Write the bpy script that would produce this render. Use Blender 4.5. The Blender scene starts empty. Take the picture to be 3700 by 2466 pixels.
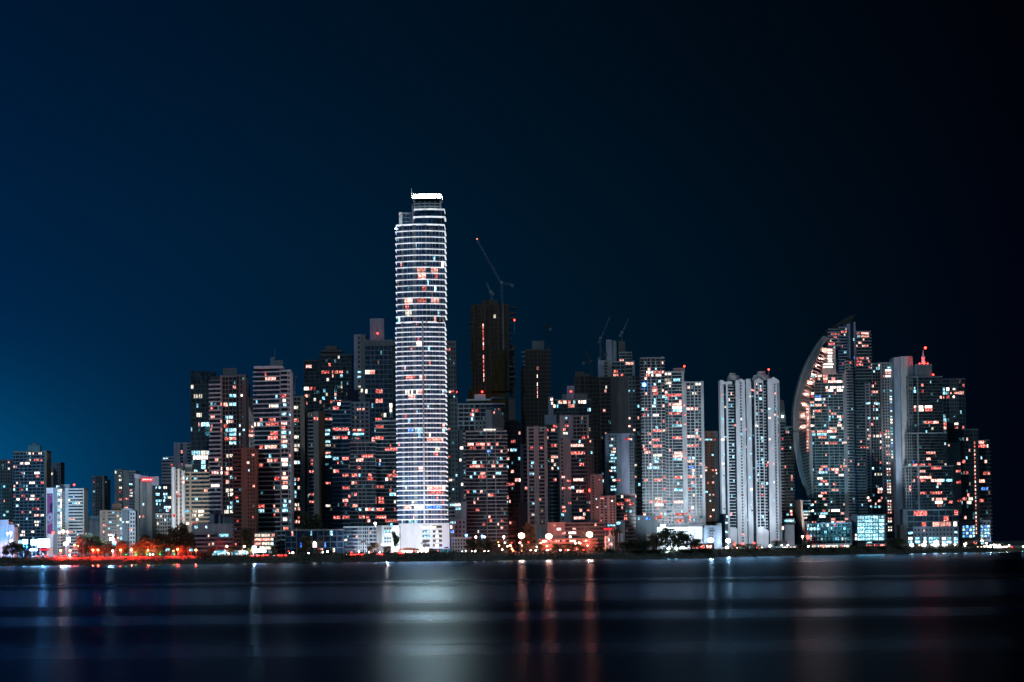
import bpy, math, random
from mathutils import Vector, Matrix

random.seed(7)
S = bpy.context.scene
COL = S.collection
rad = math.radians

# ------------------------------------------------------------------ camera
FPX = 11086.0            # focal length in pixels of a 3700 px wide picture
CAMZ = 10.0
cam_d = bpy.data.cameras.new('camera')
cam_d.sensor_width = 36.0
cam_d.lens = 36.0 * FPX / 3700.0
cam_d.clip_start = 1.0
cam_d.clip_end = 30000.0
cam = bpy.data.objects.new('camera', cam_d)
COL.objects.link(cam)
PITCH = math.atan(742.0 / FPX)
RM = Matrix.Rotation(rad(90) + PITCH, 3, 'X') @ Matrix.Rotation(rad(-0.65), 3, 'Z')
cam.matrix_world = Matrix.Translation((0, 0, CAMZ)) @ RM.to_4x4()
S.camera = cam

def P(px, py, Y):
    d = RM @ Vector(((px - 1850.0) / FPX, -(py - 1233.0) / FPX, -1.0))
    t = Y / d.y
    return Vector((d.x * t, Y, CAMZ + d.z * t))

# ------------------------------------------------------------------ render
S.cycles.use_denoising = True
S.cycles.max_bounces = 5
S.cycles.diffuse_bounces = 2
S.cycles.glossy_bounces = 3
S.cycles.transmission_bounces = 2
S.cycles.caustics_reflective = False
S.cycles.caustics_refractive = False
S.cycles.sample_clamp_indirect = 4.0
S.cycles.use_light_tree = True
S.view_settings.view_transform = 'Standard'
S.view_settings.look = 'None'
S.view_settings.exposure = 0.0
S.view_settings.gamma = 1.0

# ------------------------------------------------------------------ world: night sky, town glow in the west
W = bpy.data.worlds.new('World')
S.world = W
W.use_nodes = True
nt = W.node_tree
nt.nodes.clear()
def N(t, **kw):
    n = nt.nodes.new(t)
    for k, v in kw.items(): setattr(n, k, v)
    return n
def L(a, b): nt.links.new(a, b)
def math_n(op, a, b=None, c=None):
    n = N('ShaderNodeMath', operation=op)
    for i, v in enumerate((a, b, c)):
        if v is None: continue
        if isinstance(v, (int, float)): n.inputs[i].default_value = v
        else: L(v, n.inputs[i])
    return n.outputs[0]
out = N('ShaderNodeOutputWorld')
bg = N('ShaderNodeBackground')
L(bg.outputs[0], out.inputs[0])
SUN_EL, SUN_AZ = 32.0, 205.0
sky = N('ShaderNodeTexSky', sky_type='NISHITA')
sky.sun_disc = False
sky.sun_elevation = rad(SUN_EL)
sky.sun_rotation = rad(SUN_AZ)
tc = N('ShaderNodeTexCoord')
sep = N('ShaderNodeSeparateXYZ')
L(tc.outputs['Generated'], sep.inputs[0])
az = math_n('ARCTAN2', sep.outputs[0], sep.outputs[1])        # 0 straight ahead, + to the right
el = math_n('ARCSINE', sep.outputs[2])
mr = N('ShaderNodeMapRange', interpolation_type='LINEAR')
L(az, mr.inputs[0])
mr.inputs[1].default_value = -0.19; mr.inputs[2].default_value = 0.19
ramp = N('ShaderNodeValToRGB')
L(mr.outputs[0], ramp.inputs[0])
e = ramp.color_ramp.elements
e[0].position = 0.0;  e[0].color = (0.0000, 0.0185, 0.0720, 1)
e[1].position = 1.0;  e[1].color = (0.0002, 0.0007, 0.0034, 1)
for p, c in ((0.10, (0.0000, 0.0165, 0.0580, 1)), (0.32, (0.0000, 0.0128, 0.0380, 1)), (0.55, (0.0000, 0.0082, 0.0210, 1)),
             (0.78, (0.0000, 0.0038, 0.0095, 1)), (0.92, (0.0002, 0.0013, 0.0050, 1))):
    n_ = e.new(p); n_.color = c
# darker towards the zenith
fall = N('ShaderNodeMapRange', interpolation_type='SMOOTHSTEP')
L(el, fall.inputs[0])
fall.inputs[1].default_value = 0.05; fall.inputs[2].default_value = 0.19
fall.inputs[3].default_value = 1.0;  fall.inputs[4].default_value = 0.48
mul = N('ShaderNodeVectorMath', operation='SCALE')
L(ramp.outputs[0], mul.inputs[0]); L(fall.outputs[0], mul.inputs[3])
# teal light dome over the town on the left
da = math_n('DIVIDE', math_n('ADD', az, 0.200), 0.060)
de = math_n('DIVIDE', math_n('SUBTRACT', el, 0.018), 0.034)
g = math_n('EXPONENT', math_n('MULTIPLY', math_n('ADD', math_n('MULTIPLY', da, da), math_n('MULTIPLY', de, de)), -1.0))
glow = N('ShaderNodeVectorMath', operation='SCALE')
glow.inputs[0].default_value = (0.0, 0.070, 0.165)
L(g, glow.inputs[3])
skys = N('ShaderNodeVectorMath', operation='SCALE')
L(sky.outputs[0], skys.inputs[0]); skys.inputs[3].default_value = 0.00004
bk = N('ShaderNodeMapRange', interpolation_type='SMOOTHSTEP')      # teal fill light added to the sky behind the camera
L(sep.outputs[1], bk.inputs[0]); bk.inputs[1].default_value = 0.2; bk.inputs[2].default_value = -0.8
back = N('ShaderNodeVectorMath', operation='SCALE'); back.inputs[0].default_value = (0.012, 0.050, 0.075); L(bk.outputs[0], back.inputs[3])
a0 = N('ShaderNodeVectorMath', operation='ADD'); L(mul.outputs[0], a0.inputs[0]); L(back.outputs[0], a0.inputs[1])
a1 = N('ShaderNodeVectorMath', operation='ADD'); L(a0.outputs[0], a1.inputs[0]); L(glow.outputs[0], a1.inputs[1])
a2 = N('ShaderNodeVectorMath', operation='ADD'); L(a1.outputs[0], a2.inputs[0]); L(skys.outputs[0], a2.inputs[1])
L(a2.outputs[0], bg.inputs[0])
bg.inputs[1].default_value = 1.0

# ------------------------------------------------------------------ moon, the one sun lamp
sl = bpy.data.lights.new('moon', 'SUN')
sl.energy = 0.36
sl.angle = rad(0.5)
sl.color = (0.70, 0.89, 1.0)
so = bpy.data.objects.new('moon', sl)
COL.objects.link(so)
# light comes from the camera's side: azimuth measured like the sky's sun_rotation
sd = Vector((math.sin(rad(SUN_AZ)) * math.cos(rad(SUN_EL)), math.cos(rad(SUN_AZ)) * math.cos(rad(SUN_EL)), math.sin(rad(SUN_EL))))
so.rotation_euler = sd.to_track_quat('Z', 'Y').to_euler()
so.location = (0, 0, 500)

# ------------------------------------------------------------------ materials
MATS = {}
def _mat(name):
    m = bpy.data.materials.new(name); m.use_nodes = True
    t = m.node_tree; t.nodes.clear()
    o = t.nodes.new('ShaderNodeOutputMaterial')
    return m, t, o

def concrete(name, col, rough=0.85, var=0.25, scale=0.35, spec=0.3):
    m, t, o = _mat(name)
    b = t.nodes.new('ShaderNodeBsdfPrincipled')
    b.inputs['Roughness'].default_value = rough
    b.inputs['Specular IOR Level'].default_value = spec
    g_ = t.nodes.new('ShaderNodeNewGeometry')
    mp = t.nodes.new('ShaderNodeMapping'); mp.inputs['Scale'].default_value = (scale, scale, scale * 0.22)
    n1 = t.nodes.new('ShaderNodeTexNoise'); n1.inputs['Scale'].default_value = 1.0; n1.inputs['Detail'].default_value = 5.0
    n1.inputs['Roughness'].default_value = 0.65
    r = t.nodes.new('ShaderNodeMapRange')
    r.inputs[1].default_value = 0.3; r.inputs[2].default_value = 0.7
    r.inputs[3].default_value = 1.0 - var; r.inputs[4].default_value = 1.0 + var
    sc = t.nodes.new('ShaderNodeVectorMath'); sc.operation = 'SCALE'
    sc.inputs[0].default_value = col[:3]
    t.links.new(g_.outputs['Position'], mp.inputs[0]); t.links.new(mp.outputs[0], n1.inputs['Vector'])
    t.links.new(n1.outputs[0], r.inputs[0]); t.links.new(r.outputs[0], sc.inputs[3])
    t.links.new(sc.outputs[0], b.inputs['Base Color']); t.links.new(b.outputs[0], o.inputs[0])
    MATS[name] = m
    return m

def glass(name, col, rough=0.22, pane=1.6):
    """dark glazing: panes and mullion joints in slightly different tones"""
    m, t, o = _mat(name)
    b = t.nodes.new('ShaderNodeBsdfPrincipled')
    b.inputs['Roughness'].default_value = rough
    b.inputs['Specular IOR Level'].default_value = 0.5
    g_ = t.nodes.new('ShaderNodeNewGeometry')
    mp = t.nodes.new('ShaderNodeMapping'); mp.inputs['Scale'].default_value = (1 / pane, 1 / pane, 1 / 3.3)
    v = t.nodes.new('ShaderNodeTexVoronoi'); v.inputs['Scale'].default_value = 1.0; v.inputs['Randomness'].default_value = 0.25
    r = t.nodes.new('ShaderNodeMapRange'); r.inputs[3].default_value = 0.35; r.inputs[4].default_value = 2.2
    sc = t.nodes.new('ShaderNodeVectorMath'); sc.operation = 'SCALE'; sc.inputs[0].default_value = col[:3]
    sp = t.nodes.new('ShaderNodeSeparateColor')
    t.links.new(g_.outputs['Position'], mp.inputs[0]); t.links.new(mp.outputs[0], v.inputs['Vector'])
    t.links.new(v.outputs['Color'], sp.inputs[0]); t.links.new(sp.outputs[0], r.inputs[0])
    t.links.new(r.outputs[0], sc.inputs[3]); t.links.new(sc.outputs[0], b.inputs['Base Color']); t.links.new(b.outputs[0], o.inputs[0])
    MATS[name] = m
    return m

def window_light(name, lo, mid, hi, strength):
    """a lit room seen through its window: curtains, lamps, furniture and window bars make it uneven"""
    m, t, o = _mat(name)
    em = t.nodes.new('ShaderNodeEmission')
    g_ = t.nodes.new('ShaderNodeNewGeometry')
    mp = t.nodes.new('ShaderNodeMapping'); mp.inputs['Scale'].default_value = (0.75, 0.3, 1.0)
    n1 = t.nodes.new('ShaderNodeTexNoise'); n1.inputs['Scale'].default_value = 1.0; n1.inputs['Detail'].default_value = 2.0
    rp = t.nodes.new('ShaderNodeValToRGB')
    rp.color_ramp.elements[0].position = 0.40; rp.color_ramp.elements[0].color = (*lo, 1)
    rp.color_ramp.elements[1].position = 0.62; rp.color_ramp.elements[1].color = (*hi, 1)
    x = rp.color_ramp.elements.new(0.50); x.color = (*mid, 1)
    sx = t.nodes.new('ShaderNodeSeparateXYZ')
    fr = t.nodes.new('ShaderNodeMath'); fr.operation = 'PINGPONG'; fr.inputs[1].default_value = 1.15
    gt = t.nodes.new('ShaderNodeMapRange'); gt.inputs[1].default_value = 0.10; gt.inputs[2].default_value = 0.20; gt.inputs[3].default_value = 0.12
    oi = t.nodes.new('ShaderNodeObjectInfo')
    r = t.nodes.new('ShaderNodeMapRange'); r.inputs[3].default_value = 0.45 * strength; r.inputs[4].default_value = 1.4 * strength
    mu = t.nodes.new('ShaderNodeMath'); mu.operation = 'MULTIPLY'
    k = t.links.new
    k(g_.outputs['Position'], mp.inputs[0]); k(mp.outputs[0], n1.inputs['Vector']); k(n1.outputs[0], rp.inputs[0]); k(rp.outputs[0], em.inputs[0])
    k(g_.outputs['Position'], sx.inputs[0]); k(sx.outputs[0], fr.inputs[0]); k(fr.outputs[0], gt.inputs[0])
    k(oi.outputs['Random'], r.inputs[0]); k(r.outputs[0], mu.inputs[0]); k(gt.outputs[0], mu.inputs[1]); k(mu.outputs[0], em.inputs[1])
    k(em.outputs[0], o.inputs[0])
    MATS[name] = m
    return m

def lamp_mat(name, col, strength):
    m, t, o = _mat(name)
    em = t.nodes.new('ShaderNodeEmission')
    em.inputs[0].default_value = (*col, 1); em.inputs[1].default_value = strength
    t.links.new(em.outputs[0], o.inputs[0])
    MATS[name] = m
    return m

def leaf(name, col):
    m, t, o = _mat(name)
    b = t.nodes.new('ShaderNodeBsdfPrincipled'); b.inputs['Roughness'].default_value = 0.7
    g_ = t.nodes.new('ShaderNodeNewGeometry')
    n1 = t.nodes.new('ShaderNodeTexNoise'); n1.inputs['Scale'].default_value = 0.6
    r = t.nodes.new('ShaderNodeMapRange'); r.inputs[1].default_value = .3; r.inputs[2].default_value = .7
    r.inputs[3].default_value = 0.45; r.inputs[4].default_value = 1.7
    sc = t.nodes.new('ShaderNodeVectorMath'); sc.operation = 'SCALE'; sc.inputs[0].default_value = col
    t.links.new(g_.outputs['Position'], n1.inputs['Vector']); t.links.new(n1.outputs[0], r.inputs[0])
    t.links.new(r.outputs[0], sc.inputs[3]); t.links.new(sc.outputs[0], b.inputs['Base Color']); t.links.new(b.outputs[0], o.inputs[0])
    MATS[name] = m
    return m

concrete('white', (.60, .68, .74)); concrete('conc', (.31, .345, .375)); concrete('beige', (.36, .30, .25))
concrete('brown', (.22, .135, .10)); concrete('blueg', (.20, .27, .36)); concrete('lav', (.28, .31, .43))  # blueg also stands in for haze on the far left walls
concrete('grey', (.22, .26, .29)); concrete('dark', (.095, .10, .11)); concrete('mid', (.145, .18, .21))
concrete('rust', (.15, .085, .055)); concrete('teal', (.13, .26, .32)); concrete('pink', (.31, .31, .32))
concrete('raw', (.085, .072, .06), var=.5); concrete('net', (.055, .040, .016), var=.6); concrete('slabw', (.68, .74, .8), var=.12)
concrete('ground_stone', (.10, .10, .09), var=.4); concrete('grass_mat', (.06, .075, .035), var=.5); concrete('asphalt', (.05, .05, .05))
concrete('rock', (.16, .14, .12), var=.6, scale=1.2); concrete('metal', (.25, .25, .27), rough=.45, spec=.6)
concrete('bark', (.09, .06, .04), scale=2); concrete('purple', (.20, .06, .19), var=.1); concrete('navy', (.01, .015, .05))
glass('gl', (.016, .030, .042)); glass('gb', (.014, .040, .085)); glass('gv', (.025, .065, .16)); glass('gt', (.010, .045, .058)); glass('gk', (.008, .008, .009), rough=.5)
window_light('W', (.9, .55, .42), (1, .86, .76), (1, .95, .9), 3.6)
window_light('P', (.55, .08, .06), (1, .36, .27), (1, .80, .72), 2.1)
window_light('R', (.14, .006, .006), (.72, .045, .04), (1, .50, .42), 1.9)
window_light('C', (.02, .22, .36), (.25, .75, .95), (.85, 1, 1), 2.1)
window_light('Y', (.35, .28, .2), (.85, .78, .62), (1, .97, .86), 1.9)
window_light('B', (.0, .04, .3), (.02, .18, 1.), (.3, .6, 1), 1.6)
window_light('D', (.02, .012, .01), (.14, .09, .065), (.5, .36, .27), .8)      # dim warm room
window_light('E', (.004, .015, .022), (.03, .10, .14), (.2, .45, .55), .9)     # dim cool room
window_light('N', (.004, .03, .05), (.02, .12, .17), (.10, .38, .46), 1.0)      # dim blue-green stair and lobby light
lamp_mat('lamp_white', (.92, .96, 1), 22); lamp_mat('lamp_warm', (1, .62, .45), 22); lamp_mat('lamp_orange', (1, .30, .10), 20)
lamp_mat('lamp_big', (1, .55, .38), 40); lamp_mat('lamp_dim', (1, .3, .15), 2.5); lamp_mat('lamp_red', (1, .03, .02), 14); lamp_mat('lamp_blue', (.10, .35, 1), 14); lamp_mat('lamp_teal', (.7, .95, .9), 18)
lamp_mat('lamp_green', (.05, 1, .1), 4); lamp_mat('crown_light', (1, .80, .60), 620); lamp_mat('sign_white', (.55, .78, 1), 9.0)
lamp_mat('sign_blue', (.02, .25, 1), 1.2); lamp_mat('sign_red', (1, .02, .04), 1.6); lamp_mat('sign_pale', (1, .55, .5), 2.2)
leaf('leaf_dark', (.035, .05, .022)); leaf('leaf_mid', (.06, .08, .03)); leaf('leaf_dry', (.13, .11, .05))

def led_slab(name, col, em):
    """white painted slab edge carrying an LED line"""
    m, t, o = _mat(name)
    b = t.nodes.new('ShaderNodeBsdfPrincipled'); b.inputs['Base Color'].default_value = (.75, .75, .8, 1)
    b.inputs['Emission Color'].default_value = (*col, 1); b.inputs['Emission Strength'].default_value = em
    g_ = t.nodes.new('ShaderNodeNewGeometry')
    n1 = t.nodes.new('ShaderNodeTexNoise'); n1.inputs['Scale'].default_value = 0.25
    r = t.nodes.new('ShaderNodeMapRange'); r.inputs[1].default_value = .3; r.inputs[2].default_value = .7
    r.inputs[3].default_value = em * .6; r.inputs[4].default_value = em * 1.4
    t.links.new(g_.outputs['Position'], n1.inputs['Vector']); t.links.new(n1.outputs[0], r.inputs[0])
    t.links.new(r.outputs[0], b.inputs['Emission Strength']); t.links.new(b.outputs[0], o.inputs[0])
    MATS[name] = m
led_slab('led', (.86, .93, 1.0), .88)

# ------------------------------------------------------------------ mesh helpers
class MB:
    """collects shapes into one mesh"""
    def __init__(s): s.v = []; s.f = []; s.mi = []
    def box(s, x0, x1, y0, y1, z0, z1, mi=0):
        b = len(s.v)
        s.v += [(x0, y0, z0), (x1, y0, z0), (x1, y1, z0), (x0, y1, z0), (x0, y0, z1), (x1, y0, z1), (x1, y1, z1), (x0, y1, z1)]
        s.f += [(b, b+3, b+2, b+1), (b+4, b+5, b+6, b+7), (b, b+1, b+5, b+4), (b+1, b+2, b+6, b+5), (b+2, b+3, b+7, b+6), (b+3, b, b+4, b+7)]
        s.mi += [mi] * 6
    def prism(s, poly, z0, z1, mi=0, top=None):
        """poly counter-clockwise seen from above; top: other outline for the upper end"""
        b = len(s.v); n = len(poly); t = top or poly
        s.v += [(x, y, z0) for x, y in poly] + [(x, y, z1) for x, y in t]
        s.f += [tuple(b + n - 1 - i for i in range(n)), tuple(b + n + i for i in range(n))]
        s.f += [(b + i, b + (i + 1) % n, b + n + (i + 1) % n, b + n + i) for i in range(n)]
        s.mi += [mi] * (n + 2)
    def xz(s, poly, y0, y1, mi=0):
        """outline in x,z (counter-clockwise seen from the front, -y) given depth y0..y1"""
        b = len(s.v); n = len(poly)
        s.v += [(x, y0, z) for x, z in poly] + [(x, y1, z) for x, z in poly]
        s.f += [tuple(b + i for i in range(n)), tuple(b + 2 * n - 1 - i for i in range(n))]
        s.f += [(b + (i + 1) % n, b + i, b + n + i, b + n + (i + 1) % n) for i in range(n)]
        s.mi += [mi] * (n + 2)
    def tube(s, a, b_, r0, r1=None, n=6, mi=0):
        r1 = r0 if r1 is None else r1
        a = Vector(a); b_ = Vector(b_); d = (b_ - a).normalized()
        u = d.orthogonal().normalized(); w = d.cross(u)
        b = len(s.v)
        for c, r in ((a, r0), (b_, r1)):
            for i in range(n):
                t = 2 * math.pi * i / n
                p = c + u * math.cos(t) * r + w * math.sin(t) * r
                s.v.append(tuple(p))
        s.f += [tuple(b + n - 1 - i for i in range(n)), tuple(b + n + i for i in range(n))]
        s.f += [(b + i, b + (i + 1) % n, b + n + (i + 1) % n, b + n + i) for i in range(n)]
        s.mi += [mi] * (n + 2)
    def ball(s, c, r, sz=1.0, nu=10, nv=6, mi=0):
        b = len(s.v)
        s.v.append((c[0], c[1], c[2] - r * sz))
        for j in range(1, nv):
            ph = -math.pi / 2 + math.pi * j / nv
            for i in range(nu):
                t = 2 * math.pi * i / nu
                s.v.append((c[0] + r * math.cos(ph) * math.cos(t), c[1] + r * math.cos(ph) * math.sin(t), c[2] + r * sz * math.sin(ph)))
        s.v.append((c[0], c[1], c[2] + r * sz)); T = len(s.v) - 1
        for i in range(nu):
            k = (i + 1) % nu
            s.f.append((b, b + 1 + k, b + 1 + i)); s.mi.append(mi)
            for j in range(nv - 2):
                q = b + 1 + j * nu
                s.f.append((q + i, q + k, q + nu + k, q + nu + i)); s.mi.append(mi)
            q = b + 1 + (nv - 2) * nu
            s.f.append((q + i, q + k, T)); s.mi.append(mi)
    def mesh(s, name, mats):
        m = bpy.data.meshes.new(name)
        m.from_pydata(s.v, [], s.f)
        if isinstance(mats, str): mats = [mats]
        for k in mats: m.materials.append(MATS[k])
        if len(mats) > 1: m.polygons.foreach_set('material_index', s.mi)
        return m

def link(name, mesh, parent=None, loc=(0, 0, 0)):
    o = bpy.data.objects.new(name, mesh)
    o.location = loc
    if parent is not None: o.parent = parent
    COL.objects.link(o)
    return o

def root(name, label, cat, loc, group=None):
    o = bpy.data.objects.new(name, None)
    o.empty_display_size = 2
    o.location = loc
    o['label'] = label; o['category'] = cat
    if group: o['group'] = group
    COL.objects.link(o)
    return o

def copy_tree(o, loc=None, label=None, scale=None, rz=None):
    kids = [(c, list(c.children)) for c in o.children]
    r = o.copy(); COL.objects.link(r)
    for c, gs in kids:
        d = c.copy(); COL.objects.link(d); d.parent = r
        for g_ in gs:
            q = g_.copy(); COL.objects.link(q); q.parent = d
    if loc is not None: r.location = loc
    if label: r['label'] = label
    if scale is not None: r.scale = scale
    if rz is not None: r.rotation_euler = (0, 0, rz)
    return r

UNIT = {}
def unit_box(mat):
    """a 1 m cube sharing one mesh per material, scaled per window"""
    if mat not in UNIT:
        m = MB(); m.box(-.5, .5, -.5, .5, -.5, .5); UNIT[mat] = m.mesh('window_box_' + mat, mat)
    return UNIT[mat]

CROPS = {'S': (0, 0, 1.0), 'A': (0, 1500, 700 / 1829), 'B': (600, 1250, 550 / 1039), 'C': (1050, 1100, 450 / 720), 'D': (1380, 640, 300 / 840),
         'E': (1380, 1200, 300 / 535), 'F': (1620, 820, 430 / 1070), 'G': (1600, 1350, 500 / 1074), 'H': (1980, 1150, 370 / 624),
         'I': (2260, 1250, 380 / 718), 'J': (2560, 1300, 400 / 804), 'K': (2840, 1110, 340 / 1088), 'L': (2840, 1550, 420 / 1243),
         'M': (3160, 1230, 540 / 996)}
def cp(c, x, y):
    ox, oy, s = CROPS[c]
    return ox + x * s, oy + y * s
def cP(c, x, y, Y): return P(*cp(c, x, y), Y)

GZ = 6.0
CAP = 100

class Building:
    def __init__(s, name, label, Y, cat='building', group=None, gz=GZ):
        s.Y = Y; s.gz = gz; s.blocks = []; s.lits = []; s.darks = []; s.slabs = []; s.cols = []
        s.root = root(name, label, cat, (0, Y, gz), group)
        s.placed = False
    # ---- local frame
    def ox(s): return s.root.location.x
    def part(s, name, mb, mat, parent=None, loc=(0, 0, 0)):
        return link(name, mb.mesh(name, mat), parent or s.root, loc)
    def block(s, c, x0, x1, top, zones=(), bot=None, dep=24, dy=0, sh=3.3, st=None, f=((0, 0), (1, 0)), body='gl', cap='conc',
              bh=1.0, rnd=None, pal='RRPPYC', body_name='tower_body', capn='roof_parapet'):
        Y = s.Y + dy
        a = cP(c, x0, top, Y); b = cP(c, x1, top, Y)
        if not s.placed:
            s.root.location.x = (a.x + b.x) / 2; s.placed = True
        ox = s.ox()
        X0 = a.x - ox; X1 = b.x - ox; z1 = (a.z + b.z) / 2 - s.gz
        z0 = 0.0 if bot is None else cP(c, x0, bot, Y).z - s.gz
        if st: sh = st * CROPS[c][2] * Y / FPX
        n = max(1, round((z1 - z0) / sh)); sh = (z1 - z0) / n
        blk = dict(X0=X0, X1=X1, z0=z0, z1=z1, n=n, sh=sh, f=f, dy=dy, dep=dep, bh=bh, zones=[])
        s.blocks.append(blk)
        m = MB(); m.prism(s.poly(blk, 0, 1, 0, 0), z0, z1)
        s.part(body_name, m, body)
        if cap:
            m = MB(); m.prism(s.poly(blk, 0, 1, .3, .3), z1 - .3, z1 + .9)
            s.part(capn, m, cap)
        u0 = 0.0
        for z in zones:
            s.zone(blk, u0, z[0], *z[1:]); u0 = z[0]
        if rnd: s.random_lit(blk, rnd, pal)
        return blk
    def off(s, blk, u):
        f = blk['f']
        for (ua, a), (ub, b) in zip(f, f[1:]):
            if u <= ub + 1e-9: return a + (b - a) * (u - ua) / max(1e-9, ub - ua)
        return f[-1][1]
    def ang(s, blk, u):
        d = .01; W = blk['X1'] - blk['X0']
        ua, ub = max(0, u - d), min(1, u + d)
        return math.atan2(-(s.off(blk, ub) - s.off(blk, ua)), (ub - ua) * W)
    def poly(s, blk, ua, ub, proud, ext, back=True):
        us = [ua] + [u for u, _ in blk['f'] if ua < u < ub] + [ub]
        W = blk['X1'] - blk['X0']; dy = blk['dy']
        X = lambda u: blk['X0'] + u * W + (-ext if u <= 1e-6 else ext if u >= 1 - 1e-6 else 0)
        pts = [(X(u), dy - s.off(blk, u) - proud) for u in us]
        yb = dy + blk['dep'] + min(proud, .6)
        if not back: yb = dy - min(s.off(blk, u) for u in us) + 1.0
        return pts + [(X(ub), yb), (X(ua), yb)]
    def zone(s, blk, ua, ub, style, mat='conc', n=1, ww=.5):
        z0, z1, sh, N_ = blk['z0'], blk['z1'], blk['sh'], blk['n']
        bh = blk['bh']
        W = (blk['X1'] - blk['X0'])
        proud = 0.0; zb = bh
        if style in 'sgr':
            h, proud = {'s': (bh, 1.3), 'g': (.38, .15), 'r': (min(.75, bh), .8)}[style]
            zb = h
            m = MB(); m.prism(s.poly(blk, ua, ub, proud, proud * .7), -.2, h)
            me = m.mesh('balcony_slab', mat)
            for k in range(1, N_): s.slabs.append((me, z0 + k * sh))
        if style in 'gr' and n > 1:
            w, pr = (.28, .32) if style == 'g' else (.45, .95)
            for i in range(n + 1):
                u = ua + (ub - ua) * i / n
                x = blk['X0'] + u * W; y = blk['dy'] - s.off(blk, u)
                if i == 0: x += w / 2
                if i == n: x -= w / 2
                s.cols.append((x, w, y - pr, y + .3, z0, z1 + .05, mat))
        if style in 'wp':
            proud = .5; zb = .9
            m = MB(); m.prism(s.poly(blk, ua, ub, .5, .3), z0, z1 + 1.2)
            s.part('wall_panel', m, mat)
        if style == 'p':
            cw = (ub - ua) / n
            for k in range(N_):
                for i in range(n):
                    u = ua + cw * (i + .5); x = blk['X0'] + u * W
                    y = blk['dy'] - s.off(blk, u) - .5
                    w = cw * W * ww
                    s.darks.append((x, y, z0 + k * sh + sh * .55, w, min(1.9, sh * .6), s.ang(blk, u)))
        blk['zones'].append((ua, ub, style, proud if style in 'wp' else 0.0, zb))
    def window(s, blk, u, k, w, mat, hh=None):
        for ua, ub, st, pr, zb in blk['zones']:
            if ua - 1e-6 <= u <= ub + 1e-6: break
        else: st, pr, zb = 'd', 0.0, .5
        sh = blk['sh']
        W = blk['X1'] - blk['X0']
        x = blk['X0'] + u * W; y = blk['dy'] - s.off(blk, u) - pr - .12
        lo = blk['z0'] + k * sh + min(zb, sh * .45) + .05; hi = blk['z0'] + (k + 1) * sh - .3
        if st == 'p': hi = min(hi, lo + 1.6)
        s.lits.append((x, y, (lo + hi) / 2, w, hi - lo, s.ang(blk, u), mat))
    def lit(s, c, txt):
        sc = CROPS[c][2]
        for it in txt.split(','):
            q = it.split()
            if len(q) < 4: continue
            px, py, w, mat = float(q[0]), float(q[1]), float(q[2]), q[3]
            if mat == 'R' and random.random() < .15: mat = 'P'
            elif mat == 'P' and random.random() < .18: mat = 'W'
            best = None
            for blk in s.blocks:
                p = cP(c, px, py, s.Y + blk['dy']); x = p.x - s.ox(); z = p.z - s.gz
                if blk['X0'] - 1.5 <= x <= blk['X1'] + 1.5 and blk['z0'] - 1 <= z <= blk['z1'] + 1.5:
                    if best is None or blk['dy'] < best[0]['dy']: best = (blk, x, z)
            if best is None: continue
            blk, x, z = best
            W = blk['X1'] - blk['X0']
            k = max(0, min(blk['n'] - 1, int((z - blk['z0']) / blk['sh'])))
            wm = min(W * .98, max(1.1, w * sc * (s.Y + blk['dy']) / FPX))
            u = (x - blk['X0']) / W; hw = wm / 2 / W
            u = max(hw, min(1 - hw, u))
            s.window(blk, u, k, wm, mat)
    def random_lit(s, blk, dens, pal):
        W = blk['X1'] - blk['X0']
        for k in range(blk['n']):
            for ua, ub, st, pr, zb in blk['zones']:
                if st == 'w': continue
                wz = (ub - ua) * W; nc = max(1, int(wz / 3.0)); i = 0
                while i < nc:
                    if random.random() < dens:
                        r = min(nc - i, random.choice((1, 1, 1, 2, 2, 3)))
                        w = wz / nc * r * random.uniform(.55, .95)
                        s.window(blk, ua + (ub - ua) * (i + r / 2) / nc, k, w, random.choice(pal)); i += r
                    i += 1
    def done(s, fill=.085):
        n = 0
        for blk in s.blocks:
            if blk['n'] < 5: continue
            W_ = blk['X1'] - blk['X0']
            for ua, ub, st, pr, zb in blk['zones']:
                if st == 'w': continue
                wz = (ub - ua) * W_; nc = max(1, int(wz / 2.6))
                for k in range(blk['n']):
                    for i in range(nc):
                        if random.random() < fill: s.window(blk, ua + (ub - ua) * (i + .5) / nc, k, min(wz / nc * .8, random.uniform(.9, 2.2)), random.choice('DDDDEEEEEENNCCCYPPRR'))
        slabs, rest = s.slabs[:CAP], s.slabs[CAP:]
        for me, z in slabs: link('balcony_slab', me, s.root, (0, 0, z))
        if rest:
            m = MB(); mats = []
            for me, z in rest:
                mn = me.materials[0].name
                if mn not in mats: mats.append(mn)
                b = len(m.v); m.v += [(v.co.x, v.co.y, v.co.z + z) for v in me.vertices]
                for p in me.polygons: m.f.append(tuple(b + i for i in p.vertices)); m.mi.append(mats.index(mn))
            s.part('upper_balcony_slab', m, mats)['kind'] = 'stuff'
        for x, w, y0, y1, z0, z1, mat in s.cols[:CAP]:
            m = MB(); m.box(x - w / 2, x + w / 2, y0, y1, z0, z1); s.part('facade_column', m, mat)
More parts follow.
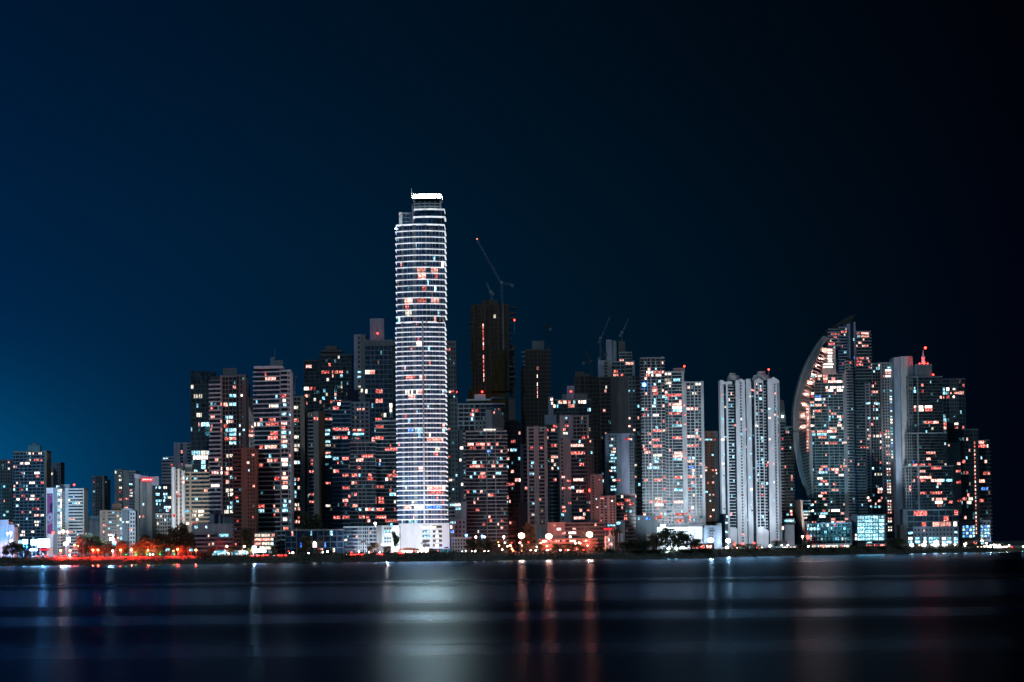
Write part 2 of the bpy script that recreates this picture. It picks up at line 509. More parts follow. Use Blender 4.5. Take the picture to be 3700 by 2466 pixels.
        for name, arr, thick in (('dark_window', s.darks, .16), ('lit_window', s.lits, .3)):
            if name == 'lit_window': arr = sorted(arr, key=lambda t: -t[3] * t[4])
            for t in arr[:CAP]:
                o = link(name, unit_box(t[6] if len(t) > 6 else 'gk'), s.root, t[:3])
                o.scale = (t[3], thick, t[4]); o.rotation_euler = (0, 0, t[5])
            rest = arr[CAP:]
            if rest:
                m = MB(); mats = []
                for t in rest:
                    mn = t[6] if len(t) > 6 else 'gk'
                    if mn not in mats: mats.append(mn)
                    b = len(m.v); m.box(-t[3] / 2, t[3] / 2, -thick / 2, thick / 2, -t[4] / 2, t[4] / 2, mats.index(mn))
                    ca, sa = math.cos(t[5]), math.sin(t[5])
                    for i in range(b, len(m.v)):
                        x, y, z = m.v[i]; m.v[i] = (t[0] + x * ca - y * sa, t[1] + x * sa + y * ca, t[2] + z)
                s.part('small_' + name, m, mats)['kind'] = 'stuff'
    # ---- extras
    def box(s, name, c, x0, x1, top, bot, mat, dy=2, dep=8):
        Y = s.Y + dy
        a = cP(c, x0, top, Y); b = cP(c, x1, top, Y); z0 = cP(c, x0, bot, Y).z
        m = MB(); m.box(a.x - s.ox(), b.x - s.ox(), dy, dy + dep, z0 - s.gz, (a.z + b.z) / 2 - s.gz)
        return s.part(name, m, mat)
    def beacon(s, c, x, y, mast=None, dy=2, mat='lamp_red', r=.75):
        p = cP(c, x, y, s.Y + dy); lx, lz = p.x - s.ox(), p.z - s.gz
        m = MB(); zb = cP(c, x, mast, s.Y + dy).z - s.gz if mast else lz - 4
        m.tube((lx, dy, zb), (lx, dy, lz - r * .8), .18, .12)
        o = s.part('beacon_mast', m, 'metal')
        m = MB(); m.ball((lx, dy, lz), r); s.part('beacon_light', m, mat, o)
    def mast(s, c, x, y0, y1, dy=3, r=.15):
        a = cP(c, x, y0, s.Y + dy); b = cP(c, x, y1, s.Y + dy)
        m = MB(); m.tube((b.x - s.ox(), dy, b.z - s.gz), (a.x - s.ox(), dy, a.z - s.gz), r, r * .5)
        s.part('antenna', m, 'metal')

# ------------------------------------------------------------------ the setting: water, shore, land
def shoreY(px):
    for (pa, a), (pb, b) in zip(SH, SH[1:]):
        if px <= pb: return a + (b - a) * (px - pa) / (pb - pa)
    return SH[-1][1]
SH = [(-4000, 2217), (2576, 2217), (2590, 2350), (2800, 2440), (3150, 2600), (3520, 2720), (3700, 2800), (9000, 3600)]

def wmat():
    m, t, o = _mat('water')
    gl = t.nodes.new('ShaderNodeBsdfGlossy'); gl.distribution = 'BECKMANN'
    df = t.nodes.new('ShaderNodeBsdfDiffuse'); df.inputs[0].default_value = (.002, .006, .012, 1)
    mx = t.nodes.new('ShaderNodeMixShader'); fr = t.nodes.new('ShaderNodeFresnel'); fr.inputs[0].default_value = 1.33
    g_ = t.nodes.new('ShaderNodeNewGeometry')
    sp = t.nodes.new('ShaderNodeSeparateXYZ'); t.links.new(g_.outputs['Position'], sp.inputs[0])
    lk = t.links.new
    def mt(op, a, b=None, c=None):
        n = t.nodes.new('ShaderNodeMath'); n.operation = op
        for i, v in enumerate((a, b, c)):
            if v is None: continue
            if isinstance(v, (int, float)): n.inputs[i].default_value = v
            else: lk(v, n.inputs[i])
        return n.outputs[0]
    # bright and dark reflection bands painted across the bay, with slight roughness change
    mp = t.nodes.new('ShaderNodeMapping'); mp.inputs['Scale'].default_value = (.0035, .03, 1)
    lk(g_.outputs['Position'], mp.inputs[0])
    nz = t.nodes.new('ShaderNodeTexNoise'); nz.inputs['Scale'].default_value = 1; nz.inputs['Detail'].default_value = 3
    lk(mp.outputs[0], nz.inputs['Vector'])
    band_y = mt('ADD', sp.outputs[1], mt('MULTIPLY', mt('SUBTRACT', nz.outputs[0], .5), 26.0))
    inv = mt('DIVIDE', 170.0, mt('MAXIMUM', band_y, 100.0))          # bands get wider with distance
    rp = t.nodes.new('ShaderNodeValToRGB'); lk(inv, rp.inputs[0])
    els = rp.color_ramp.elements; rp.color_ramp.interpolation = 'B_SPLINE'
    REFL_BANDS = [(2300, 1.0), (2060, .75), (1800, .50), (1450, .26), (1050, .16), (945, .22), (910, .85), (880, .30), (830, .20), (770, .75), (690, .95), (600, .92),
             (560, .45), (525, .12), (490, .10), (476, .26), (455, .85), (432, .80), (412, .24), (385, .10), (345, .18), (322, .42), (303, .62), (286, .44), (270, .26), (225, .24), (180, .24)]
    els[0].position = 170 / REFL_BANDS[0][0]; els[0].color = (REFL_BANDS[0][1],) * 3 + (1,)
    els[1].position = 170 / REFL_BANDS[-1][0]; els[1].color = (REFL_BANDS[-1][1],) * 3 + (1,)
    for Y, v in REFL_BANDS[1:-1]:
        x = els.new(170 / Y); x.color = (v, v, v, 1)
    rr = t.nodes.new('ShaderNodeMapRange'); lk(rp.outputs[0], rr.inputs[0])
    rr.inputs[3].default_value = WR[0]; rr.inputs[4].default_value = WR[1]
    lk(rr.outputs[0], gl.inputs['Roughness'])
    # the gloss colour is scaled to paint each band's reflection brighter or darker
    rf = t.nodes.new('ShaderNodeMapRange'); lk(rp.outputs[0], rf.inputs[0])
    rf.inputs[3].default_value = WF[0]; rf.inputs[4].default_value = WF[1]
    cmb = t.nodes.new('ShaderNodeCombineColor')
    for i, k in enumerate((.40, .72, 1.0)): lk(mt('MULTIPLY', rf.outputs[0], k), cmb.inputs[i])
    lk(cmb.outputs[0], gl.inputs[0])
    tg = t.nodes.new('ShaderNodeCombineXYZ'); tg.inputs[0].default_value = 1.0
    lk(tg.outputs[0], gl.inputs['Tangent']); gl.inputs['Anisotropy'].default_value = WA
    # fine ripple streaks
    mp2 = t.nodes.new('ShaderNodeMapping'); mp2.inputs['Scale'].default_value = (.006, .22, 1)
    lk(g_.outputs['Position'], mp2.inputs[0])
    n2 = t.nodes.new('ShaderNodeTexNoise'); n2.inputs['Scale'].default_value = 1; n2.inputs['Detail'].default_value = 4
    lk(mp2.outputs[0], n2.inputs['Vector'])
    bp = t.nodes.new('ShaderNodeBump'); bp.inputs['Strength'].default_value = .16; bp.inputs['Distance'].default_value = .35
    lk(n2.outputs[0], bp.inputs['Height']); lk(bp.outputs[0], gl.inputs['Normal'])
    lk(df.outputs[0], mx.inputs[1]); lk(gl.outputs[0], mx.inputs[2]); mx.inputs[0].default_value = .95
    lk(mx.outputs[0], o.inputs[0])
    MATS['water'] = m
WR = (.29, .25); WF = (.15, .78); WA = .0  # WF: gloss colour range of the painted reflection bands
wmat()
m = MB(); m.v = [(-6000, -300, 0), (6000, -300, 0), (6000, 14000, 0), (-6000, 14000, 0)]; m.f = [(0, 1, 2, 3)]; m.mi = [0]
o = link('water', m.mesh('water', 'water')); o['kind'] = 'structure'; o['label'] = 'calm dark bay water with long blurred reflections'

def land():
    m = MB(); pxs = [-4000, -2000] + list(range(-400, 2560, 40)) + [2570, 2590] + list(range(2620, 3900, 40)) + [5000, 9000]
    rows = [(-10, -1.5), (0, -.2), (3, 1.4), (8, 3.6), (14, 5.2), (20, 5.85), (60, GZ), (300, GZ), (900, GZ + 1), (3500, GZ + 8), (12000, GZ + 8)]
    rnd = random.Random(3)
    for px in pxs:
        Y0 = shoreY(px); low = max(0.0, min(1.0, (px - 3500) / 120.0))
        j = rnd.uniform(-2, 2)
        for dy, z in rows:
            Y = Y0 + dy + (j if dy < 15 else 0)
            zz = z + (rnd.uniform(-.4, .4) if 0 < dy < 20 else 0)
            if z > 0: zz *= 1 - .35 * low
            m.v.append(((px - 1850) / FPX * Y0 * 1.0, Y, zz))
    R = len(rows)
    for i in range(len(pxs) - 1):
        for j in range(R - 1):
            a = i * R + j; m.f.append((a, a + R, a + R + 1, a + 1)); m.mi.append(0)
    o = link('ground', m.mesh('ground', 'ground_stone')); o['kind'] = 'structure'; o['label'] = 'dark shore bank and city ground'
land()

def gpos(px, dy=30, py=None, z=GZ):
    """a spot on the land dy metres behind the shore, seen at column px"""
    Y = shoreY(px) + dy
    p = P(px, 1985 if py is None else py, Y)
    return Vector((p.x, Y, z))

# lawn and promenade on the left: sheets lying on the ground
m = MB(); a = gpos(-300, 14); b = gpos(690, 14)
m.v = [(a.x, a.y + 8, GZ + .06), (b.x, b.y + 8, GZ + .06), (b.x, b.y + 36, GZ + .06), (a.x, a.y + 36, GZ + .06)]; m.f = [(0, 1, 2, 3)]; m.mi = [0]
o = link('lawn', m.mesh('lawn', 'grass_mat')); o['kind'] = 'structure'
m = MB(); b = gpos(2560, 14)
m.v = [(a.x, a.y + 40, GZ + .08), (b.x, b.y + 40, GZ + .08), (b.x, b.y + 48, GZ + .08), (a.x, a.y + 48, GZ + .08)]; m.f = [(0, 1, 2, 3)]; m.mi = [0]
o = link('road', m.mesh('road', 'asphalt')); o['kind'] = 'structure'

# ------------------------------------------------------------------ buildings, far left; blue-grey and teal walls carry painted haze
b = Building('apartment_tower', 'hazy blue-grey tower with thin vertical strips at the far left edge', 2950)
b.block('A', -60, 122, 432, [(.35, 'g', 'blueg', 3), (.6, 'p', 'blueg', 2), (1, 'p', 'blueg', 3)], sh=3.2)
b.lit('A', '84 447 14 P,84 500 12 P,62 733 14 C,12 868 14 C,62 945 12 C'); b.done()
b = Building('apartment_block', 'lower teal-grey block in front of the hazy far left tower', 2800)
b.block('A', -60, 112, 660, [(1, 'p', 'teal', 7)], sh=3.2, rnd=.02, pal='CY'); b.done()
b = Building('hall', 'plain white floodlit hall with a stepped side at the left edge of the shore', 2310)
b.block('A', -80, 78, 1005, [(1, 'w', 'white')], bot=None, dep=20); b.block('A', 78, 132, 1052, [(1, 'w', 'white')], dep=18, dy=1); b.done()
b = Building('apartment_tower', 'blue grid-faced tower with many scattered lights and a bare brown end wall', 2650)
b.block('A', 128, 440, 352, [(.06, 'r', 'blueg', 1), (.94, 'r', 'blueg', 7), (1, 'w', 'beige')], st=31, cap='beige', bh=.9)
b.box('roof_house', 'A', 262, 378, 285, 352, 'teal'); b.box('roof_tank', 'A', 300, 350, 270, 285, 'mid')
b.lit('A', '280 378 20 Y,380 378 30 Y,210 470 40 W,258 470 38 W,345 440 52 R,392 440 16 R,134 503 30 P,206 538 24 R,350 563 44 W,350 592 24 R,303 657 50 W,396 657 34 R,205 693 28 R,135 693 14 C,308 755 34 W,134 777 20 R,175 785 26 W,219 783 30 R,352 783 38 R,303 812 42 W,318 880 18 R,216 907 26 R,354 903 32 R,347 940 46 P,397 940 34 Y,170 1035 18 W,345 1010 40 W,347 1030 30 W,212 1128 44 P,308 1090 30 W,220 1095 24 W'); b.done()
b = Building('office_tower', 'pale lavender slab tower just behind the purple banner wall', 2850)
b.block('A', 440, 500, 508, [(1, 'w', 'lav')]); b.block('A', 500, 570, 460, [(.5, 'w', 'blueg'), (1, 'p', 'blueg', 2)], dy=6)
b.lit('A', '453 523 10 C,505 562 14 Y,540 678 14 C,555 690 10 C'); b.done()
b = Building('stair_block', 'grey block with a purple sports banner and a brightly lit glass stair', 2480)
b.block('A', 442, 582, 702, [(.44, 'w', 'slabw'), (.70, 'w', 'blueg'), (.92, 'g', 'white', 2), (1, 'g', 'white', 1)], st=30, body='gt')
txt = ''
for i in range(13): txt += '%d %d 30 %s,%d %d 9 %s,' % (556, 722 + i * 30, 'YCNYN'[i % 5], 577, 722 + i * 30, 'WPPWWWCWWWWPY'[i])
b.lit('A', txt)
# the banner with its marks
pa, pb = cP('A', 445, 741, b.Y), cP('A', 500, 1122, b.Y)
m = MB(); m.box(pa.x - b.ox(), pb.x - b.ox(), -.95, -.62, pb.z - GZ, pa.z - GZ)
ban = b.part('banner', m, 'purple')
def bn(x, y): q = cP('A', x, y, b.Y); return (q.x - b.ox(), q.z - GZ)
m = MB(); m.xz([bn(470, 757), bn(474, 764), bn(494, 753), bn(476, 760), bn(472, 760)], -1.05, -.97); b.part('swoosh_mark', m, 'white', ban)
m = MB(); m.xz([bn(470, 860), bn(478, 905), bn(490, 925), bn(499, 915), bn(499, 822), bn(486, 830), bn(476, 845)], -1.05, -.97); b.part('dark_figure_print', m, 'navy', ban)
m = MB(); m.xz([bn(467, 900), bn(471, 955), bn(476, 930), bn(476, 900)], -1.06, -.98); b.part('arm_print', m, 'navy', ban)
cx, cz = bn(473, 968); m = MB(); q = []
R0 = bn(473, 968)[0] - bn(449, 968)[0]; RZ = bn(473, 925)[1] - bn(473, 968)[1]
for i in range(16):
    t0, t1 = 2 * math.pi * i / 16, 2 * math.pi * (i + 1) / 16
    o_ = lambda t, k: (cx + R0 * k * math.cos(t) + R0 * .18 * k * math.sin(t), cz + RZ * k * math.sin(t))
    m.xz([o_(t0, .38), o_(t0, 1), o_(t1, 1), o_(t1, .38)], -1.1, -1.0)
b.part('ring_mark', m, 'lav', ban)
m = MB(); m.xz([bn(446, 1035), bn(446, 1046), bn(499, 1015), bn(499, 1003)], -1.08, -.97); b.part('lettering_strip', m, 'lav', ban)
b.done()
b = Building('apartment_block', 'white mid-rise with plain left wall and stacked open balcony floors', 2500)
b.block('A', 583, 790, 704, [(.31, 'w', 'white'), (.74, 's', 'white'), (.97, 's', 'white'), (1, 'w', 'white')], st=30, cap='white', bh=1.15)
b.box('roof_house', 'A', 575, 655, 655, 704, 'blueg'); b.beacon('A', 700, 660, 704)
b.lit('A', '650 803 26 W,697 778 14 B,680 993 50 P,655 993 14 C,745 845 20 W,690 835 16 C,665 1110 50 R,740 1140 24 C'); b.done()
b = Building('car_park', 'low wide blue-grey windowless block between the white mid-rise and the beige flats', 2560)
b.block('A', 772, 960, 1012, [(1, 'w', 'blueg')]); b.block('A', 772, 960, 968, [(1, 'w', 'teal')], dy=14); b.done()
b = Building('apartment_tower', 'faint dark double tower standing alone far behind the low blue block', 3150)
b.block('A', 872, 950, 585, [(.4, 'p', 'lav', 2), (1, 'p', 'mid', 3)], sh=3.4, cap='mid'); b.block('A', 950, 982, 585, [(1, 'w', 'pink')], dy=2, cap='mid'); b.block('A', 993, 1012, 618, [(1, 'p', 'lav', 2)], dy=10, cap=None); b.done()
b = Building('apartment_tower', 'grey-green tower with a dark window column behind the beige flats', 2640)
b.block('A', 1085, 1165, 525, [(.5, 'w', 'mid'), (1, 'p', 'mid', 2)]); b.block('A', 1165, 1280, 536, [(.45, 'w', 'grey'), (1, 'r', 'blueg', 3)], dy=-2, st=27)
b.lit('A', '1092 553 14 Y,1132 578 18 Y,1137 626 22 Y,1139 693 22 Y,1137 742 14 R,1139 812 26 R,1235 663 26 C,1237 712 20 P,1240 733 24 Y,1237 758 24 Y,1198 785 38 R,1193 875 32 P'); b.done()
b = Building('apartment_block', 'beige low-rise flats with punched windows and a white corner column of paired windows', 2400)
b.block('A', 945, 1125, 912, [(.12, 'w', 'beige'), (.26, 'p', 'beige', 2), (.42, 'w', 'beige'), (.9, 's', 'beige'), (1, 'w', 'beige')], st=30, cap='beige', bh=1.1)
b.block('A', 1128, 1226, 912, [(.25, 'g', 'white', 1), (.75, 'w', 'grey'), (1, 'p', 'grey', 1)], st=30, cap='beige', dy=1)
b.block('A', 1226, 1276, 918, [(1, 'p', 'slabw', 2, .62)], st=36, cap='slabw', dy=-3, dep=10)
b.box('roof_house', 'A', 1145, 1245, 885, 912, 'white'); b.box('roof_house', 'A', 1060, 1150, 838, 912, 'brown', dy=8)
b.lit('A', '1070 935 24 C,1142 965 22 Y,1040 1027 26 C,1160 1022 20 C,1205 1025 28 W,985 1060 24 R,1030 1065 16 C,1142 1055 24 C,1150 1088 34 C,1210 1092 20 R,1040 1150 40 P,1142 1157 26 P,1145 1180 22 C'); b.done()
b = Building('hotel_tower', 'bare grey windowless tower with a glowing red sign under a sloping lavender crown', 2500)
b.block('A', 1276, 1432, 600, [(.24, 'w', 'mid'), (.30, 'd'), (.46, 'w', 'grey'), (.72, 'w', 'mid'), (1, 'w', 'grey')], cap=None)
def sn(c, x, y): q = cP(c, x, y, b.Y); return (q.x - b.ox(), q.z - GZ)
m = MB(); m.xz([sn('A', 1272, 596), sn('A', 1345, 606), sn('A', 1432, 612), sn('A', 1432, 583), sn('A', 1400, 581), sn('A', 1340, 570), sn('A', 1272, 552)], -1.2, 6); b.part('sloping_crown', m, 'lav')
m = MB(); m.xz([sn('A', 1432, 665), sn('A', 1498, 668), sn('A', 1498, 580), sn('A', 1432, 584)], -.4, 10); b.part('side_panel', m, 'lav')
m = MB(); a_, b_ = sn('A', 1340, 628), sn('A', 1442, 594); m.box(a_[0], b_[0], -2.2, -1.4, a_[1], b_[1]); sg = b.part('sign', m, 'sign_red')
for i, (x, w) in enumerate(((1350, 9), (1361, 6), (1369, 10), (1383, 5), (1392, 8), (1404, 10), (1418, 6), (1427, 7))):
    m = MB(); a_, b_ = sn('A', x, 619 - (i % 3) * 2), sn('A', x + w, 603 + (i % 2) * 3); m.box(a_[0], b_[0], -2.45, -2.25, a_[1], b_[1]); b.part('sign_letter', m, 'sign_pale', sg)
for x, y in ((1330, 560), (1365, 540), (1392, 545), (1425, 560)): b.mast('A', x, y, 585)
b.lit('A', '1354 852 10 C,1355 945 8 P'); b.done()
b = Building('office_block', 'dark glass office with broken rows of cyan lights beside the red sign tower', 2620)
b.block('A', 1432, 1625, 672, [(1, 'g', 'navy', 9)], body='gb', st=31, cap='navy')
b.lit('A', '1460 692 40 C,1510 692 20 C,1560 692 30 Y,1450 763 40 C,1490 763 30 C,1560 763 40 C,1600 788 40 Y,1560 788 20 C,1450 820 40 C,1500 820 50 C,1550 820 16 C,1440 877 16 P,1575 877 50 C,1600 877 20 W,1590 908 14 R,1580 918 30 C'); b.done()
b = Building('apartment_block', 'small pale block with square windows below the dark glass office', 2520)
b.block('A', 1432, 1465, 985, [(1, 'w', 'lav')]); b.block('A', 1465, 1625, 942, [(1, 'p', 'white', 7, .6)], st=36)
b.lit('A', '1490 970 14 C,1520 970 14 Y,1490 1040 12 Y,1560 990 14 C'); b.done()
b = Building('office_tower', 'lavender building with striped dark floors and a notched square top', 2760)
b.block('A', 1535, 1640, 402, [(1, 's', 'lav')], st=31, cap='lav', bh=1.5); b.block('A', 1644, 1800, 272, [(.36, 'w', 'lav'), (.55, 'g', 'blueg', 1), (.8, 'w', 'lav'), (1, 's', 'lav')], dy=-4, st=31, cap='lav')
b.lit('A', '1562 428 50 C'); b.done()
b = Building('apartment_tower', 'white tower of rounded vertical columns with beige balcony bands to its right', 2480)
b.block('B', 64, 110, 850, [(.35, 'p', 'beige', 1), (.6, 'w', 'slabw'), (1, 'p', 'beige', 1)], st=28)
b.block('B', 38, 64, 838, [(1, 'w', 'slabw')], f=((0, 0), (.25, 2), (.75, 2), (1, 0)), dy=-2, cap='slabw')
b.block('B', 110, 126, 862, [(1, 'w', 'slabw')], f=((0, 0), (.5, 1), (1, 0)), dy=-2)
b.block('B', 126, 290, 868, [(.2, 's', 'beige'), (.28, 'w', 'beige'), (.6, 's', 'beige'), (1, 's', 'beige')], st=28, cap='beige', bh=1.2, dy=1)
b.box('roof_house', 'B', 66, 120, 812, 862, 'pink', dy=6); b.box('roof_house', 'B', 125, 180, 808, 862, 'pink', dy=6)
b.lit('B', '137 903 24 W,134 926 20 P,203 906 24 C,88 1035 16 R,271 995 22 R,205 1060 20 C,76 1165 18 R,116 1182 12 R,147 1132 40 C,197 1132 28 Y,239 1130 38 P,193 1172 26 Y,238 1172 34 Y,146 1218 26 W,184 1218 30 R'); b.done()

b = Building('office_tower', 'tall black glass tower with one bright white floor in its lower part', 2600)
bk = b.block('B', 167, 302, 232, [(1, 'g', 'dark', 4)], body='gl', cap=None, sh=4)
z1 = bk['z1']; m = MB(); m.xz([(bk['X0'], z1 - .2), (bk['X1'], z1 - .2), (bk['X1'], z1 - 6), (bk['X1'], z1 + .1), (bk['X0'] + 14, z1 + 7), (bk['X0'], z1 + 8)][:2] + [(bk['X1'], z1 + .3), (bk['X0'] + 20, z1 + 6.5), (bk['X0'], z1 + 8)], 0, 22); b.part('sloped_top', m, 'gl')
b.lit('B', '203 346 26 Y,235 346 22 Y,215 418 12 C,226 488 34 Y,258 530 22 C,284 535 30 C,235 744 120 C,235 748 100 W,261 722 44 Y,206 765 30 C,255 802 30 C,255 822 30 C,203 845 20 C,172 555 8 C,284 595 36 N,284 575 36 N'); b.done()
b = Building('apartment_tower', 'pale tower with white balcony bands on the left and a beige punched right side', 2380)
b.block('B', 300, 372, 240, [(1, 's', 'white')], st=29, cap='mid', bh=1.0, f=((0, 0), (1, 3)), bot=1150)
b.block('B', 372, 382, 212, [(1, 'w', 'pink')], dy=-3.5, bot=1150)
b.block('B', 382, 482, 212, [(.45, 'g', 'beige', 2), (1, 'r', 'mid', 2)], st=29, dy=-2.5, bot=1150, cap='pink')
b.block('B', 482, 542, 208, [(1, 'p', 'pink', 3, .5)], st=29, f=((0, 2), (1, -3)), bot=1150, cap='pink')
b.block('B', 300, 540, 1150, [(.12, 'w', 'blueg'), (.24, 'd'), (.30, 'w', 'blueg'), (.36, 'd'), (.42, 'w', 'blueg'), (1, 'w', 'mid')], cap=None, dy=1, body_name='base_storeys')
b.box('roof_house', 'B', 388, 480, 152, 212, 'mid'); b.box('roof_house', 'B', 305, 372, 210, 240, 'dark', dy=5)
b.lit('B', '467 289 20 P,445 346 20 C,469 346 20 C,516 349 16 W,382 403 22 P,407 403 26 P,445 402 40 C,418 483 28 C,445 483 26 C,318 498 30 P,390 514 34 P,425 514 22 P,450 514 20 P,406 541 24 R,385 570 26 P,415 569 24 C,445 569 28 C,470 569 20 C,455 596 46 C,414 629 28 R,443 628 22 P,468 626 20 P,443 652 20 C,467 652 22 C,303 580 12 P,425 765 22 Y,448 765 22 Y,398 852 22 P,424 852 24 P,451 849 24 P,336 877 48 P,390 878 22 P,415 878 26 P,453 905 30 C,421 936 28 P,420 991 28 Y,448 990 24 Y,450 1018 22 P,428 1018 10 Y,453 1073 28 C,427 1102 18 C,450 1102 24 C,415 1132 32 Y,451 1132 24 Y,336 960 64 P,345 770 22 P,505 540 10 C,505 600 10 C,525 480 10 N,505 655 10 N,310 410 14 C'); b.done()
b = Building('apartment_tower', 'slim pinkish tower ending in a steep triangular gable', 2560)
bk = b.block('B', 538, 606, 510, [(.5, 'p', 'pink', 2), (1, 'p', 'pink', 2)], st=29, cap='pink')
m = MB(); q = [cP('B', x, y, b.Y) for x, y in ((546, 510), (606, 510), (600, 500), (566, 414), (560, 414), (546, 450))]; m.xz([(p.x - b.ox(), p.z - GZ) for p in q], 1, 12); b.part('gable', m, 'pink')
b.lit('B', '541 583 20 R,582 583 36 R,583 613 42 P,555 680 30 N'); b.done()
b = Building('apartment_tower', 'dark tower mostly hidden between the pale banded tower and the glass banded tower', 2720)
b.block('B', 536, 606, 362, [(1, 'p', 'dark', 4)], cap='dark'); b.block('B', 530, 555, 268, [(1, 'w', 'dark')], cap=None, dy=5); b.done()
b = Building('apartment_block', 'brown-lit mid-rise with balcony ends on the left and rows of small windows', 2330)
b.block('B', 458, 518, 708, [(1, 's', 'rust')], st=27, cap='brown', bh=1.2); b.block('B', 516, 608, 708, [(.38, 'w', 'brown'), (1, 'p', 'brown', 3, .45)], st=27, cap='brown', dy=-1.5)
b.lit('B', '482 1052 22 R,487 1075 14 C,490 1212 14 R,560 795 16 P,598 962 16 R,595 1175 10 R'); b.done()
b = Building('apartment_tower', 'dark glass tower with thin white floor lines, bright top band and white right wing', 2360)
b.block('B', 601, 776, 152, [(.38, 's', 'white'), (1, 's', 'white')], st=31, cap='slabw', bh=.75, f=((0, 0), (.38, 1.5), (1, 6)), body='gl')
b.block('B', 776, 848, 174, [(.12, 'w', 'white'), (.74, 's', 'white'), (1, 'p', 'white', 1)], st=31, dy=-4.5, cap='white', bh=.95)
b.box('roof_house', 'B', 712, 792, 98, 152, 'grey', dy=5); b.box('roof_tank', 'B', 712, 742, 78, 98, 'grey', dy=5); b.mast('B', 742, 10, 80)
b.box('top_band', 'B', 600, 796, 138, 156, 'white', dy=-6.5, dep=20)
b.lit('B', '730 231 30 P,716 231 80 P,757 358 14 C,743 418 48 Y,712 415 12 Y,803 353 34 R,807 385 22 Y,810 415 20 C,713 508 22 R,650 508 16 R,740 508 20 R,618 540 34 W,727 538 92 R,805 476 30 C,805 535 40 P,802 566 30 R,805 594 30 C,803 625 34 Y,740 597 56 R,732 628 74 R,808 655 40 P,718 689 90 R,650 689 26 R,807 687 36 C,808 775 44 P,810 804 34 W,752 778 32 R,710 775 36 P,648 810 28 R,808 865 20 P,810 895 40 P,812 927 34 P,810 957 36 P,760 901 34 R,650 1105 46 R,650 1134 42 C,812 1104 26 C,812 1132 38 C,757 1136 12 P,812 1190 26 P,818 1247 32 P,845 480 7 C,845 600 7 C,846 740 7 P,846 800 7 C'); b.done()
b = Building('apartment_tower', 'beige tower with a column of bright windows right behind the white right wing', 2480)
b.block('B', 850, 942, 352, [(.2, 'w', 'mid'), (.75, 'r', 'beige', 2), (1, 'w', 'beige')], st=29, cap='beige', bh=.9)
b.lit('B', '886 433 28 Y,885 522 40 R,860 520 14 R,887 635 34 Y,890 690 42 Y,887 720 28 Y,888 800 38 W,902 797 24 C,877 910 16 C,902 907 16 R,878 940 14 C,906 968 18 Y,882 995 14 C,881 1023 16 C,893 1076 28 Y,880 1105 10 Y,905 1106 22 P,907 1188 22 R,876 1213 20 R,900 1216 26 R'); b.done()

# ------------------------------------------------------------------ left of the bright tower
b = Building('office_tower', 'nearly black twin-shaft tower with a stepped roof and a few red lit rooms', 2720)
b.block('C', 76, 166, 328, [(1, 'g', 'dark', 3)], cap='dark'); b.block('C', 165, 352, 296, [(1, 'g', 'dark', 6)], cap='dark', dy=-2)
b.box('roof_house', 'C', 180, 290, 262, 300, 'dark'); b.box('roof_canopy', 'C', 172, 302, 268, 276, 'dark', dy=0, dep=14); b.box('roof_house', 'C', 200, 270, 240, 262, 'dark')
b.lit('C', '105 368 32 R,90 492 26 P,116 492 18 R,90 522 14 P,87 565 18 R,201 391 42 R,243 390 8 R,265 386 18 R,290 388 22 R,215 427 12 Y,245 424 8 P,278 305 8 Y,195 510 14 C,190 540 14 C,242 558 24 R,280 558 26 R,170 560 10 P'); b.done()
b = Building('apartment_tower', 'beige tower with blank brown shaft between balcony stacks', 2480)
b.block('C', 106, 136, 632, [(1, 's', 'pink')], st=22, bh=1.1); b.block('C', 134, 196, 628, [(.45, 'w', 'pink'), (1, 'w', 'rust')], dy=-1); b.block('C', 194, 242, 612, [(1, 's', 'mid')], st=22)
b.lit('C', '128 671 24 R,210 667 30 R,236 670 12 R,210 735 34 C,212 764 26 C,212 798 34 C,212 825 36 Y,212 855 34 P,215 890 40 C,210 1031 34 R,112 970 24 R,115 1103 30 R,117 1152 32 R,213 1173 32 Y,210 930 20 N'); b.done()
b = Building('apartment_tower', 'dark blue glass tower with long red lit rows and a grid-windowed right half', 2430)
b.block('C', 242, 346, 566, [(1, 's', 'blueg')], st=24, body='gb', bh=.7, cap='grey'); b.block('C', 346, 455, 572, [(1, 'p', 'blueg', 4, .6)], st=24, body='gb', dy=1)
b.box('roof_house', 'C', 325, 390, 495, 566, 'navy', dy=6)
b.lit('C', '262 612 34 R,395 607 24 R,262 732 44 R,312 732 50 R,370 731 22 R,397 731 24 R,420 731 12 R,392 755 64 C,262 780 42 P,313 778 36 R,390 778 16 R,260 897 34 C,317 892 38 R,265 965 28 R,318 984 34 R,318 1125 32 P,266 1243 40 R,320 1242 38 R,320 1055 40 R,280 580 14 P'); b.done()
b = Building('office_tower', 'high grey grid tower with pale left shaft and a plain square penthouse', 2620)
b.block('C', 368, 432, 182, [(.25, 'w', 'lav'), (.6, 'p', 'grey', 1), (1, 'w', 'mid')], st=28); b.block('C', 430, 586, 212, [(.2, 'g', 'grey', 1), (1, 'g', 'grey', 5)], st=28, dy=-2, body='gb', cap='grey')
b.block('C', 586, 618, 250, [(1, 'w', 'blueg')], dy=4); b.box('penthouse', 'C', 458, 540, 82, 212, 'lav', dy=6, dep=14); b.beacon('C', 503, 168, 212, dy=0)
b.box('roof_rim', 'C', 432, 606, 210, 240, 'mid', dy=-2.4, dep=18)
b.lit('C', '398 404 18 C,437 403 28 Y,473 402 32 P,397 432 18 C,398 460 14 Y,432 495 12 Y,512 570 40 R,580 598 14 W,580 620 14 Y,512 515 40 R,508 660 34 R,545 640 18 Y,412 515 10 Y,480 774 20 R,452 688 10 R'); b.done()
b = Building('apartment_tower', 'dark front tower with thin grid lines beside the blue glass tower', 2370)
